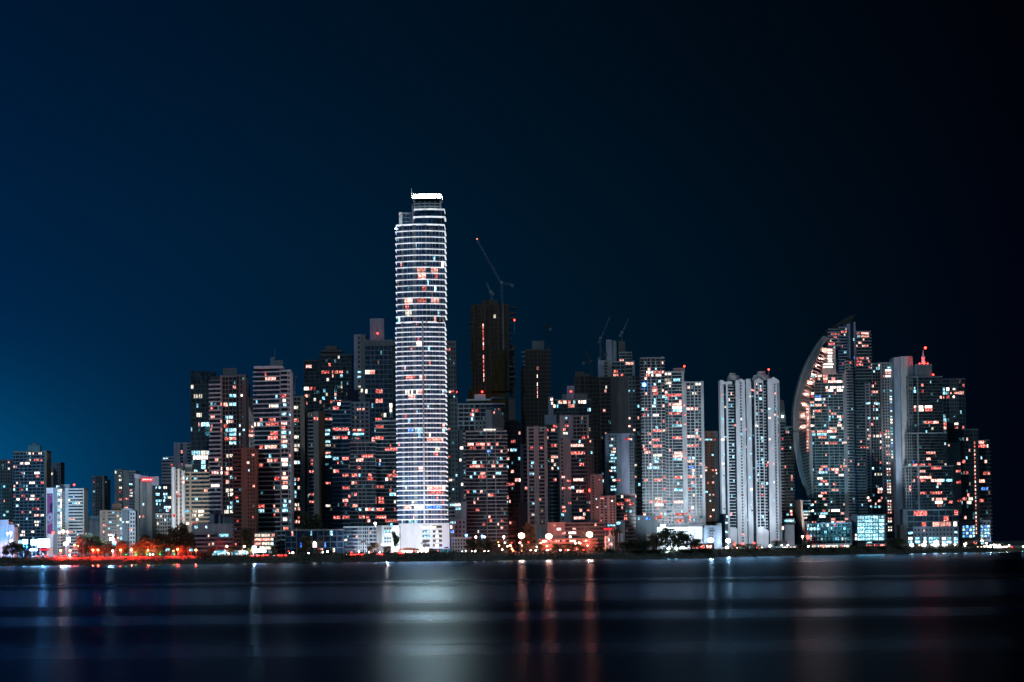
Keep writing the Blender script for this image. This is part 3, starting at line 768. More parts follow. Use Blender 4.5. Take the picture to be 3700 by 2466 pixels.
b.block('C', 343, 488, 802, [(.3, 'g', 'grey', 1), (.63, 'g', 'grey', 2), (1, 'g', 'grey', 1)], st=22, cap='pink')
b.lit('C', '445 884 66 R,400 906 40 R,395 951 20 R,370 992 30 R,368 1037 34 R,459 992 18 R,460 1013 34 R,398 993 12 C,372 1161 30 R,400 1183 14 C,457 1180 50 R,404 1225 20 R,423 1225 14 R,446 1226 14 R,375 1100 14 R,360 1040 10 W,440 1185 16 W'); b.done()
b = Building('apartment_tower', 'dark banded tower with red balconies pressed against the left side of the bright tower', 2400)
b.block('C', 490, 630, 676, [(.4, 's', 'grey'), (1, 's', 'grey')], st=22, bh=.45, cap='conc', body='gl')
b.lit('C', '515 714 44 R,515 781 46 R,584 843 78 R,518 907 10 P,598 972 12 R,556 1016 14 W,580 1015 16 P,590 992 66 R,520 1060 40 R,578 1075 14 R,590 1102 36 C,523 1122 30 R,525 1147 34 R,520 1189 40 R,527 1230 50 R,585 1253 76 R,470 1268 24 R,515 932 8 B'); b.done()

# podiums along the road, left of the bright tower
b = Building('car_park', 'long dark blue parking deck with thin horizontal bands', 2310)
b.block('C', -30, 305, 1308, [(.2, 'r', 'blueg', 2), (.55, 'r', 'navy', 2), (1, 'r', 'blueg', 4)], st=31, body='gb', bh=.5)
b.lit('C', '10 1318 8 P,140 1376 22 P,180 1412 14 R,165 1412 6 R,235 1330 16 C,200 1395 8 B,12 1465 8 P,60 1410 8 B,120 1340 8 C,250 1412 12 Y'); b.done()
b = Building('apartment_block', 'bright white-banded low block with dark upright window strips', 2330)
b.block('C', 308, 500, 1290, [(.28, 's', 'blueg'), (.42, 'r', 'white', 1), (.55, 'r', 'slabw', 2), (.75, 'r', 'slabw', 3), (1, 'r', 'slabw', 2)], st=20, body='gb', cap='slabw')
b.lit('C', '382 1340 8 P,330 1340 6 C,320 1362 16 Y,462 1332 10 P'); b.done()
b = Building('service_block', 'grey-white low block with a few cyan windows beside the white tower base', 2310)
b.block('C', 502, 626, 1288, [(.2, 'w', 'pink'), (.3, 'w', 'white'), (.65, 'p', 'white', 3, .7), (1, 'w', 'white')], st=20, cap='blueg')
b.lit('C', '562 1318 40 C,565 1333 34 W,580 1338 20 C,550 1338 16 C'); b.done()

# ------------------------------------------------------------------ the bright tower
b = Building('skyscraper', 'tallest tower, white glowing curved floor edges and a blazing light crown', 2350)
BOW = tuple((i / 12, 7 * (1 - (2 * i / 12 - 1) ** 2)) for i in range(13))
zs = [(.10, 's', 'led'), (.145, 's', 'led'), (.34, 's', 'led'), (.42, 's', 'led'), (.61, 's', 'led'), (.64, 's', 'led'), (.87, 's', 'led'), (.91, 's', 'led'), (1, 's', 'led')]
one = [(1, 's', 'led')]
xm = (145 + (cp('E', 110, 1240)[0] - 1380) / CROPS['D'][2]) / 2
ytop = 488
sh1 = dict(body='gv', f=BOW, dep=34, cap='led')
top_blk = b.block('D', 146, 630, 495, one, bot=1480, st=60, bh=.42, **sh1)
low_blk = b.block('D', 146, 632, 1480, one, bot=3520, st=49, bh=.45, **sh1)
for blk in (top_blk, low_blk):                       # grey wall piers between the glazing
    Wd = blk['X1'] - blk['X0']
    for ua, ub, mt_ in ((.10, .155, 'conc'), (.335, .415, 'conc'), (.605, .635, 'conc'), (.88, .915, 'conc')):
        m = MB(); m.prism(b.poly(blk, ua, ub, .35, 0, False), blk['z0'], blk['z1']); b.part('wall_pier', m, mt_)
    for u in (.23, .28, .47, .53, .70, .75, .81, .96):
        x = blk['X0'] + u * Wd; y = -b.off(blk, u); m = MB(); m.box(x - .12, x + .12, y - .3, y + .3, blk['z0'], blk['z1']); b.part('mullion', m, 'white')
    m = MB()
    for k in range(1, blk['n']):                    # glass balustrades behind the slab edges
        m.prism(b.poly(blk, 0, 1, .9, .3, False)[:-2] + [(x, y + .08) for x, y in reversed(b.poly(blk, 0, 1, .9, .3, False)[:-2])], blk['z0'] + k * blk['sh'] + 1.0, blk['z0'] + k * blk['sh'] + 1.5)
    b.part('balustrade', m, 'blueg')['kind'] = 'stuff'
# upper steps and crown
up = b.block('D', 330, 630, 338, one, bot=495, st=76, dy=1, dep=26, cap='led', bh=.9, body='gb', f=((0, 3), (.3, 5), (.6, 5), (1, 1)))
st_ = b.block('D', 176, 330, 372, [(.18, 'w', 'white'), (1, 'g', 'blueg', 3)], bot=495, dy=6, dep=20, body='gb', cap='blueg')
cr = b.block('D', 332, 590, 250, [(1, 'r', 'white', 5)], bot=338, st=26, dy=2, dep=24, cap=None, body='gt', f=((0, 3), (.5, 4), (1, 2)))
b.box('crown_fin', 'D', 302, 322, 272, 495, 'grey', dy=4, dep=10); b.box('crown_fin', 'D', 588, 600, 250, 495, 'slabw', dy=-1, dep=5)
b.box('side_frame', 'D', 604, 626, 375, 495, 'white', dy=1, dep=10)
m = MB(); Yc = b.Y; a_ = cP('D', 312, 246, Yc); c_ = cP('D', 608, 184, Yc)
xa_, xb_ = a_.x - b.ox(), c_.x - b.ox()
m.prism([(xa_, 0), (xa_ + .9, -2.6), (xa_ + 3, -4), (xb_ - 3, -4), (xb_ - .9, -2.6), (xb_, 0), (xb_, 24), (xa_, 24)], a_.z - GZ + 2.4, c_.z - GZ - 1.2)
b.part('light_crown', m, 'crown_light')
m = MB(); m.prism([(xa_ - .2, -4.15), (xb_ + .2, -4.15), (xb_ + .2, 25.5), (xa_ - .2, 25.5)], a_.z - GZ + 1.5, a_.z - GZ + 2.2); b.part('crown_light_shield', m, 'conc')  # slab added to keep the crown's light off the storeys below
m = MB(); m.prism([(a_.x - b.ox() + .5, -3.5), (c_.x - b.ox() - .5, -3.5), (c_.x - b.ox() - .5, 25.5), (a_.x - b.ox() + .5, 25.5)], c_.z - GZ, c_.z - GZ + .8); b.part('crown_roof', m, 'white')
b.mast('D', 300, 110, 190); b.mast('D', 548, 135, 190)
# centre fin
fu = .555; Wd = low_blk['X1'] - low_blk['X0']; x = low_blk['X0'] + fu * Wd; y = -b.off(low_blk, fu)
m = MB(); m.box(x - .55, x + .55, y - 2.2, y + .3, low_blk['z0'], low_blk['z1'] + 2); b.part('centre_fin', m, 'slabw')
# base wall
bw = b.block('E', 110, 433, 1243, [(.46, 'w', 'slabw'), (.62, 'p', 'slabw', 1, .9), (.67, 'w', 'slabw'), (.86, 'p', 'slabw', 1, .95), (1, 'w', 'slabw')], dy=-8, dep=34, st=28, cap='slabw', body_name='base_wall', capn='base_parapet')
b.lit('D', '533 937 72 P,400 940 84 P,405 995 78 P,543 1113 24 C,468 1102 12 C,435 1160 44 R,273 1280 84 P,405 1277 90 R,540 1273 84 P,258 1337 36 R,272 1382 66 Y,578 1385 26 C,540 1445 22 P,335 1437 42 R,347 1493 24 R,615 870 28 P,532 820 8 C')
b.lit('E', '242 85 34 P,312 213 14 R,255 310 28 P,185 310 60 R,165 400 30 P,212 400 40 P,250 397 40 P,195 435 44 P,240 642 44 C,345 702 110 P,358 765 30 Y,347 795 30 R,257 888 36 P,350 1010 120 P,350 1037 100 R,168 1135 50 P,240 1135 60 P,335 1132 100 B,392 1097 12 R,210 1195 14 P,220 525 20 C,300 492 10 C,190 640 40 B,300 1240 100 Y,200 1228 60 C,354 1278 18 W,356 1305 20 W,358 1325 20 W,357 1348 20 W,355 1378 24 W,290 1278 40 C,290 1305 40 C,290 1330 40 C')
b.beacon('D', 140, 525, 540, dy=-1, mat='lamp_white', r=.6)
b.done()

# ------------------------------------------------------------------ right of the bright tower
b = Building('apartment_tower', 'dark punched-window tower peeping out behind the right side of the bright tower', 2560)
b.block('E', 400, 476, 66, [(.3, 'g', 'mid', 1), (1, 'p', 'mid', 3, .6)], st=30, cap='dark', bot=430); b.block('E', 400, 486, 430, [(.5, 'p', 'mid', 2, .5), (1, 'p', 'grey', 2, .4)], st=30, cap='grey')
b.beacon('E', 480, 387, 400); b.lit('E', '427 117 28 R,437 816 14 R,443 942 22 P,415 52 8 C,432 52 8 C,452 384 30 R'); b.beacon('E', 412, 46, 66, mat='lamp_blue', r=.5); b.done()

b = Building('unfinished_tower', 'unfinished bare concrete high-rise with rough right edge, netting and work lights', 2760)
b.block('F', 207, 545, 706, [(.08, 'r', 'raw', 1), (.34, 'r', 'raw', 3), (.72, 'r', 'raw', 4), (.88, 'r', 'raw', 1), (1, 'd')], st=41, body='gk', cap='raw', bot=1480, dep=30, bh=.5)
b.block('F', 545, 592, 1060, [(1, 'r', 'dark', 2)], st=41, body='gk', cap=None, bot=1600, dy=6)
b.block('F', 180, 520, 1480, [(1, 'w', 'net')], cap='raw'); b.block('F', 520, 600, 1560, [(1, 'w', 'dark')], cap=None, dy=3)
b.box('core_top', 'F', 303, 440, 660, 706, 'raw'); b.box('lift_shaft', 'F', 484, 500, 690, 1480, 'mid', dy=-2.5, dep=3)
for i, x in enumerate((230, 330, 372, 448)): b.box('pier', 'F', x, x + 9, 690 + (i % 2) * 14, 1480, 'raw', dy=-2, dep=2)
def fn(x, y): q = cP('F', x, y, b.Y); return (q.x - b.ox(), q.z - GZ)
m = MB(); m.xz([fn(385, 1480), fn(512, 1480), fn(512, 1090), fn(455, 1150), fn(385, 1210)], -2.6, -2.3); b.part('safety_net', m, 'net')
m = MB(); m.xz([fn(205, 1300), fn(236, 1300), fn(236, 1000), fn(205, 1000)], -1.9, -1.6); b.part('safety_net', m, 'net')
rr = random.Random(4)
for i in range(13):                                  # column starter bars and forms on the unfinished top floor
    x_ = 212 + i * 26 + rr.uniform(-6, 6); y_ = 706 - rr.uniform(8, 30); a_, c_ = fn(x_, 708), fn(x_ + rr.uniform(4, 12), y_)
    m = MB(); m.box(a_[0], c_[0], rr.uniform(0, 12), 13, a_[1], c_[1]); b.part('column_form', m, 'dark' if i % 2 else 'rust')
for i in range(9):
    y_ = 760 + i * 52; x1 = 205 - rr.uniform(4, 26); a_, c_ = fn(x1, y_ + rr.uniform(6, 12)), fn(212, y_)
    m = MB(); m.box(a_[0], c_[0], rr.uniform(-1, 3), 9, a_[1], c_[1]); b.part('formwork_platform', m, 'rust')
for i in range(16):                                  # formwork platforms sticking out of the right edge
    y_ = 720 + i * 48; x1 = 556 + rr.uniform(8, 56); a_, c_ = fn(540, y_ + rr.uniform(8, 16)), fn(x1, y_)
    m = MB(); m.box(a_[0], c_[0], rr.uniform(-1, 4), 12, a_[1], c_[1]); b.part('formwork_platform', m, 'dark')
for x, y, w in ((180, 858, 70), (205, 762, 40), (172, 1218, 40), (180, 1440, 30)):
    m = MB(); a_, c_ = fn(x, y + 10), fn(x + w, y); m.box(a_[0], c_[0], -2, 3, a_[1], c_[1]); b.part('formwork_platform', m, 'rust')
b.beacon('F', 595, 840, 960, dy=2); b.beacon('F', 304, 1485, 1500, dy=-6)
b.lit('F', '313 893 13 R,313 935 13 R,315 975 11 R,316 1030 13 R,317 1070 13 R,317 1108 13 R,318 1160 13 R,319 1198 13 R,320 1243 13 R,320 1280 9 R,321 1325 9 P,321 1368 9 P,416 795 18 Y'); b.done(0)

b = Building('unfinished_tower', 'second smaller unfinished dark high-rise with ragged pale ledges on its left', 2780)
b.block('F', 690, 916, 1112, [(.5, 'r', 'dark', 3), (.86, 'r', 'dark', 3), (1, 'r', 'mid', 1)], st=36, body='gk', cap='dark', bh=.4); b.block('F', 656, 692, 1260, [(1, 'r', 'raw', 1)], st=36, body='gk', cap=None, dy=1)
b.box('core_top', 'F', 752, 860, 1026, 1112, 'mid', dy=5)
for y_, w in ((1122, 34), (1160, 38), (1205, 30), (1238, 36)):
    m = MB(); a_, c_ = fn(692 - w, y_ + 9), fn(694, y_); m.box(a_[0], c_[0], 0, 6, a_[1], c_[1]); b.part('ledge', m, 'conc')
rr = random.Random(8)
for i in range(11):
    x_ = 690 + i * 20 + rr.uniform(-5, 5); y_ = 1112 - rr.uniform(6, 34); a_, c_ = (lambda q: (q.x - b.ox(), q.z - GZ))(cP('F', x_, 1114, b.Y)), (lambda q: (q.x - b.ox(), q.z - GZ))(cP('F', x_ + rr.uniform(3, 10), y_, b.Y))
    m = MB(); m.box(a_[0], c_[0], rr.uniform(0, 10), 12, a_[1], c_[1]); b.part('column_form', m, 'dark')
b.lit('F', '804 1258 14 R,803 1332 10 P,804 1405 8 P,804 1445 10 P,805 1485 10 P,805 1520 10 P'); b.done(0)

b = Building('apartment_tower', 'pale grey tower with white roof slabs and a red beacon, left balcony stack running down', 2540)
b.block('G', 120, 478, 240, [(.35, 'r', 'white', 3), (.6, 'r', 'conc', 2), (1, 's', 'mid')], st=32, cap='white', bot=440, bh=.9)
b.block('G', 336, 452, 292, [(1, 'w', 'conc')], dy=-3, bot=440, dep=12, cap=None); b.block('G', 250, 336, 370, [(1, 'p', 'conc', 3)], dy=-2.5, bot=440, dep=12, cap=None); b.block('G', 430, 470, 345, [(1, 'w', 'pink')], dy=-4, bot=440, cap=None, dep=8)
b.block('G', 128, 180, 440, [(.3, 'w', 'mid'), (.55, 'w', 'mid'), (1, 's', 'white')], st=31, cap=None, bh=1.1); b.block('G', 176, 480, 440, [(1, 'w', 'mid')], dy=3, cap=None)
b.box('roof_house', 'G', 245, 330, 162, 200, 'white', dy=4); b.box('roof_slab', 'G', 182, 376, 198, 212, 'white', dy=-1, dep=18); b.box('roof_slab', 'G', 376, 470, 182, 196, 'blueg', dy=-1, dep=18)
b.beacon('G', 305, 143, 165)
b.lit('G', '262 287 36 R,232 285 14 R,223 320 18 R,205 225 18 R,413 217 10 R,397 282 10 P,227 352 18 C,137 690 12 W,140 572 12 P,153 575 8 P,150 880 12 P,165 955 16 R,165 1080 16 R,150 1110 14 C'); b.done()
b = Building('apartment_tower', 'dark glass front tower with grey floor lines and bright red rooms near its top', 2400)
b.block('G', 176, 492, 452, [(.50, 's', 'grey'), (.52, 'w', 'grey'), (.72, 's', 'conc'), (.735, 'w', 'conc'), (1, 's', 'conc')], st=28.5, cap='conc', bh=.55)
b.box('roof_light', 'G', 315, 410, 432, 441, 'Y', dy=-1.6, dep=2); b.box('roof_rail', 'G', 250, 460, 425, 432, 'grey', dy=2, dep=8)
b.lit('G', '215 548 44 R,272 548 30 R,307 548 36 P,353 550 30 R,312 585 24 R,215 580 20 R,245 585 22 R,360 618 30 B,455 614 12 P,245 686 30 C,230 717 40 R,270 717 40 R,305 717 36 R,392 716 26 P,450 718 34 P,310 782 40 P,250 783 14 C,305 816 60 R,430 781 44 C,395 817 10 R,253 914 10 C,376 946 46 R,270 1046 26 R,372 1144 20 R,320 1175 20 R,462 1142 20 R,380 585 14 C'); b.done()
b = Building('apartment_tower', 'very dark tower with a red lit row, right of the front tower with red rooms', 2560)
b.block('G', 486, 606, 382, [(.55, 's', 'dark'), (1, 'r', 'dark', 2)], st=33, cap='dark'); b.box('roof_house', 'G', 510, 580, 362, 382, 'brown', dy=5)
b.lit('G', '547 524 34 R,548 592 50 C,500 720 20 C,540 756 22 P,520 852 66 R,575 845 34 R,504 952 14 P,520 988 10 P,492 985 10 C,525 1152 14 R,506 655 8 P,595 450 14 P,600 830 16 W'); b.done()
b = Building('apartment_tower', 'narrow teal balcony tower squeezed before the white-columned tower', 2500)
b.block('G', 602, 664, 560, [(.35, 'w', 'blueg'), (1, 's', 'lav')], st=32, bh=.8, bot=1005, cap='blueg'); b.block('G', 590, 680, 1005, [(1, 'w', 'mid')], cap='mid', dy=-2); b.lit('G', '650 888 30 P'); b.done()
b = Building('apartment_tower', 'tower with three pale vertical columns and two stacks of small balconies', 2400)
b.block('G', 655, 806, 424, [(.07, 'w', 'conc'), (.33, 's', 'grey'), (.58, 'w', 'conc'), (.86, 's', 'grey'), (1, 'w', 'conc')], st=29, bh=1.0, cap='conc', bot=1172); b.block('G', 650, 960, 1172, [(1, 'w', 'pink')], cap=None, dy=1); b.box('column_cap', 'G', 704, 738, 408, 430, 'conc', dy=-.6, dep=6)
b.lit('G', '700 706 26 C,765 568 24 R,693 770 40 C,750 816 14 P,702 1027 24 C,756 990 14 R,700 1110 26 Y,690 580 24 R'); b.done()
b = Building('apartment_tower', 'dark tower with stacked red and pink rooms, right of the three-columned tower', 2470)
b.block('G', 800, 912, 398, [(.3, 'r', 'dark', 1), (.8, 'r', 'grey', 1), (1, 'w', 'mid')], st=30, cap='mid', bot=1172); b.box('roof_house', 'G', 790, 880, 322, 398, 'blueg', dy=6)
b.lit('G', '870 405 34 R,810 436 16 R,855 436 26 P,811 495 14 R,863 556 44 R,868 645 56 P,870 700 18 Y,870 820 26 R,895 735 8 C,812 995 10 B'); b.done()
b = Building('office_tower', 'dark tower crowned by a string of small lights with a white-sided left edge', 2620)
b.block('H', 5, 30, 486, [(1, 'w', 'lav')]); b.block('H', 28, 262, 500, [(1, 'g', 'dark', 5)], st=24, cap='grey', dy=2); b.box('roof_house', 'H', 115, 160, 413, 500, 'lav', dy=8); b.box('roof_house', 'H', 85, 240, 462, 500, 'mid', dy=10)
b.lit('H', '35 502 16 R,36 528 10 W,68 507 14 Y,103 507 24 P,130 508 14 P,160 506 12 C,190 508 10 Y,205 508 10 P,222 508 18 P,142 526 40 R,245 560 8 C,256 555 8 C'); b.beacon('H', 140, 447, 470, dy=-1); b.done()
b = Building('apartment_tower', 'grey-shafted tower with two glowing red floors and a framed glass top', 2400)
b.block('H', 74, 246, 600, [(.12, 'w', 'grey'), (.35, 'p', 'blueg', 1), (.45, 'w', 'blueg'), (.95, 'g', 'grey', 4), (1, 'w', 'grey')], st=22, bot=740, cap='grey', dy=5)
b.block('H', 72, 136, 730, [(.4, 'p', 'grey', 1, .45), (1, 'w', 'grey')], st=23, cap='grey'); b.block('H', 136, 276, 742, [(.65, 's', 'mid'), (1, 'p', 'dark', 3, .5)], st=23, bh=.6, cap='grey', dy=1)
b.lit('H', '110 617 16 C,113 662 16 R,100 680 18 P,106 710 30 Y,216 724 18 R,243 722 8 R,178 778 78 R,182 823 84 R,205 890 26 R,93 978 18 P,148 983 26 R,185 985 60 P,95 1048 18 R,150 1050 18 R,195 1053 44 P,95 1163 20 R,100 1185 20 R,150 1142 18 R,200 1165 16 R,190 1215 64 P,262 1118 20 R,257 755 8 P')
b.beacon('H', 257, 1050, 1070, dy=-5, r=1.3); b.done()
b = Building('unfinished_tower', 'black unfinished block with jagged top below the small dark crane', 2800)
b.block('H', 160, 320, 356, [(.4, 'r', 'dark', 2), (1, 'r', 'dark', 4)], st=26, body='gk', cap=None, bh=.5); b.box('core_top', 'H', 165, 225, 326, 356, 'dark'); b.box('core_top', 'H', 225, 255, 340, 356, 'dark'); b.done(0)
b = Building('apartment_tower', 'grey tower with stacked square penthouses rising over a dark screened shaft', 2700)
b.block('H', 309, 388, 265, [(.35, 'w', 'lav'), (.75, 'p', 'grey', 1), (1, 'w', 'grey')], bot=362, st=18, dy=1); b.block('H', 386, 526, 268, [(.6, 'r', 'grey', 3), (.9, 's', 'grey'), (1, 'w', 'conc')], bot=362, st=22)
b.block('H', 434, 510, 212, [(1, 'r', 'grey', 2)], bot=268, dy=4, st=22); b.block('H', 356, 388, 140, [(1, 'w', 'lav')], bot=268, dy=5, dep=10); b.block('H', 386, 414, 146, [(1, 'w', 'grey')], bot=268, dy=7, dep=10)
b.block('H', 314, 562, 362, [(.28, 'r', 'dark', 2), (.7, 'w', 'dark'), (.88, 'p', 'mid', 2, .5), (1, 'r', 'mid', 1)], st=24, cap='dark', body='gk')
b.box('hoist_tower', 'H', 430, 470, 140, 210, 'dark', dy=9)
b.lit('H', '445 257 26 P,495 262 44 P,515 266 10 P,413 325 28 R,413 345 30 R,450 360 16 R,354 432 10 Y,343 573 14 P,498 618 10 P,498 670 14 P,495 448 8 C,535 905 14 Y,535 970 12 P'); b.done()
b = Building('apartment_tower', 'mid-height tower with a column of white-cyan windows next to a blank grey panel', 2480)
b.block('H', 352, 524, 712, [(.08, 'w', 'blueg'), (.40, 'p', 'blueg', 3, .6), (.56, 'w', 'blueg'), (.82, 'w', 'lav'), (1, 'g', 'mid', 2)], st=19, cap='grey', bot=1078); b.box('roof_house', 'H', 398, 420, 690, 712, 'dark', dy=5)
b.lit('H', '392 738 10 W,386 778 22 C,404 797 16 P,400 818 26 Y,390 838 26 C,400 855 34 C,390 874 34 C,400 914 28 C,405 940 22 C,392 975 16 C,432 990 36 R,402 990 14 P,395 1028 28 C,405 1052 22 C,390 1052 14 C,490 733 40 R'); b.done()
b = Building('apartment_block', 'grey low-rise with tall left pier and small punched windows near the shore', 2330)
b.block('H', 262, 330, 962, [(.35, 'p', 'mid', 1), (1, 'w', 'mid')], st=17, cap='beige', dy=3); b.block('H', 315, 412, 1092, [(.5, 'p', 'grey', 2), (.6, 'w', 'conc'), (1, 'p', 'grey', 2)], st=17, cap='grey')
b.lit('H', '293 1105 10 C,300 1150 10 P,340 1265 22 C,330 1085 20 P,390 1120 12 P,315 995 12 R,320 1240 12 R'); b.done()
b = Building('apartment_block', 'dark low block with red-lit top floors below the blank grey panel tower', 2340)
b.block('H', 411, 532, 1078, [(.45, 's', 'mid'), (1, 's', 'dark')], st=23, cap='pink', bh=.6); b.block('H', 411, 466, 1240, [(1, 'w', 'teal')], dy=-3, cap=None)
b.lit('H', '438 1127 44 R,485 1105 34 R,505 1127 30 R,505 1185 14 C,473 1205 14 R,473 1222 18 R,430 1262 24 C'); b.done()
b = Building('house', 'small white porticoed villa with columns and a pedimented gable at the shore', 2262)
b.block('H', 350, 405, 1340, [(1, 'p', 'white', 3, .4)], cap=None, dep=8)
m = MB(); q = [cP('H', x, y, b.Y) for x, y in ((360, 1336), (400, 1336), (380, 1312))]; m.xz([(p.x - b.ox(), p.z - GZ) for p in q], -2, 8); b.part('gable', m, 'white')
for x in (364, 394): b.box('portico_column', 'H', x, x + 4, 1338, 1400, 'white', dy=-2, dep=1)
b.box('side_column', 'H', 426, 434, 1312, 1390, 'white', dy=-1, dep=2); b.box('side_column', 'H', 442, 458, 1312, 1375, 'white', dy=1, dep=3)
b.lit('H', '376 1380 10 R,386 1370 8 P,370 1360 8 W'); b.done()
b = Building('terrace_building', 'low dark terraced seafront building lit orange by three big street lamps', 2300)
b.block('H', 0, 345, 1252, [(.3, 'w', 'pink'), (1, 's', 'mid')], st=24, cap='mid', dy=26); b.block('H', -55, 300, 1350, [(1, 's', 'beige')], st=26, cap='beige', dy=8); b.block('H', -100, 280, 1398, [(.55, 's', 'brown'), (1, 'p', 'brown', 10)], st=24, cap='brown')
b.lit('H', '65 1278 26 W,38 1277 14 P,97 1306 22 P,155 1303 30 W,131 1305 12 W,160 1290 20 P,135 1330 14 P,20 1365 60 R,-20 1362 30 P,60 1365 20 P,150 1365 40 W,100 1362 30 R,230 1360 20 R,70 1430 22 W,130 1430 24 C,-60 1430 12 C,180 1425 20 P,20 1425 14 P'); b.done()

# ------------------------------------------------------------------ right half of the skyline
b = Building('apartment_tower', 'big white-gridded tower of three stepped shafts with lights on almost every floor', 2500)
g3 = lambda a, c, d: [(.35, 'r', a, 2), (.85, 'r', c, 2), (1, 'r', d, 1)]
b.block('I', 105, 264, 86, [(.12, 'r', 'conc', 1), (.42, 'r', 'conc', 2), (.86, 'r', 'conc', 2), (1, 'r', 'conc', 1)], st=21, cap='conc', bh=.3)
b.block('I', 262, 396, 182, [(.4, 'r', 'conc', 2), (.9, 'r', 'conc', 1), (1, 'w', 'conc')], st=21, cap='conc', dy=2, bh=.3)
b.block('I', 395, 530, 252, [(.12, 'w', 'conc'), (.55, 'r', 'conc', 2), (.9, 'r', 'conc', 2), (1, 'w', 'conc')], st=21, cap='conc', dy=0, bh=.3)
b.box('roof_house', 'I', 325, 405, 152, 184, 'grey', dy=6); b.box('roof_house', 'I', 240, 262, 72, 90, 'mid', dy=4)
b.beacon('I', 402, 140, 184); b.beacon('I', 128, 267, 280, dy=-2, mat='lamp_blue', r=1.5)
b.lit('I', '158 185 28 W,210 190 70 R,225 205 40 P,255 183 14 R,180 205 20 W,152 205 24 P,290 195 42 W,287 225 40 Y,290 245 40 Y,350 230 44 C,497 267 40 Y,432 290 18 P,200 288 32 R,200 310 34 P,205 330 36 R,255 310 10 R,325 328 120 R,276 350 16 C,293 350 10 R,347 350 12 C,352 393 60 P,352 413 64 P,355 436 62 C,350 458 60 R,303 392 14 P,438 434 52 P,483 434 20 P,395 415 12 R,398 475 14 R,207 476 40 P,130 476 20 R,155 478 10 C,354 541 64 C,400 532 14 R,283 580 20 Y,218 581 62 R,487 581 22 R,165 602 30 P,354 624 64 R,428 622 36 P,462 622 26 P,493 624 28 P,208 640 46 R,218 684 60 R,433 685 30 R,463 685 24 R,490 688 18 R,135 706 24 R,150 728 40 P,360 728 58 P,302 713 14 P,357 747 62 R,404 730 12 R,404 767 14 R,355 768 58 C,437 768 22 C,466 768 20 C,220 747 60 Y,210 768 40 C,210 788 28 C,245 785 18 P')
b.lit('I', '440 790 50 P,460 785 20 R,165 813 10 R,357 813 14 C,515 815 26 P,190 832 80 C,450 830 40 B,287 894 18 R,350 893 40 R,446 893 64 R,522 890 22 R,140 915 22 P,225 916 60 R,455 937 14 P,360 976 56 C,433 976 30 R,468 955 20 C,268 977 12 R,225 1040 50 Y,172 1062 20 P,225 1062 56 P,270 1060 14 R,365 1060 70 P,230 1080 62 W,457 1102 14 W,368 1145 58 R,415 1143 18 R,437 1163 28 R,225 1168 56 R,370 1188 44 R,525 1037 22 C,408 1068 8 C,200 265 12 C,200 360 10 C,200 380 12 C,200 405 8 C,470 330 30 Y,150 1120 20 N,300 1120 30 N,520 1160 24 N,300 1040 26 N,500 1000 20 N,310 1080 24 N,470 1180 30 N,180 1190 24 Y')
b.done(.15)
b = Building('podium', 'white floodlit podium with slotted walls at the foot of the white-gridded tower', 2470)
b.block('I', 262, 545, 1222, [(1, 's', 'conc')], dy=8, dep=20, bot=1245, cap='conc', st=12); b.block('I', 212, 552, 1246, [(.12, 'w', 'slabw'), (.64, 's', 'slabw'), (1, 'w', 'slabw')], st=18, cap='slabw', bh=1.1); b.box('stair_head', 'I', 236, 272, 1218, 1246, 'white', dy=1)
for i in range(4):
    for x in (440, 464, 520):
        b.box('wall_slot', 'I', x, x + (10 if x == 440 else 14), 1262 + i * 17, 1265 + i * 17, 'mid', dy=-.62, dep=.4)
b.lit('I', '453 1227 60 R,285 1228 20 C,350 1230 30 Y,300 1272 40 C,360 1275 60 C,240 1270 20 C'); b.done()
b = Building('apartment_tower', 'dim brown tower of tiny lights half hidden right of the white-gridded tower', 2600)
b.block('I', 540, 630, 592, [(.25, 'p', 'brown', 1, .5), (.45, 'w', 'brown'), (.7, 'p', 'brown', 2, .6), (1, 'w', 'mid')], st=21, cap='brown')
b.lit('I', '565 648 50 C,610 648 14 R,595 857 16 R,617 857 8 R,563 941 12 R,597 941 14 R,600 1025 20 R,575 1020 10 C,550 1000 14 C,548 835 16 P,548 862 12 W,578 1065 8 C,622 878 8 Y,580 1165 10 P,600 1130 10 P'); b.done()
b = Building('side_building', 'blue-grey lit annex with tall arches between the brown tower and the white twins', 2440)
b.block('I', 540, 640, 1238, [(.3, 'w', 'blueg'), (.6, 'p', 'blueg', 2), (1, 'w', 'blueg')], cap='conc', st=20); b.block('J', 60, 92, 1200, [(1, 'w', 'mid')], cap='mid', dy=3)
b.lit('I', '560 1260 14 C,600 1270 20 N'); b.done()

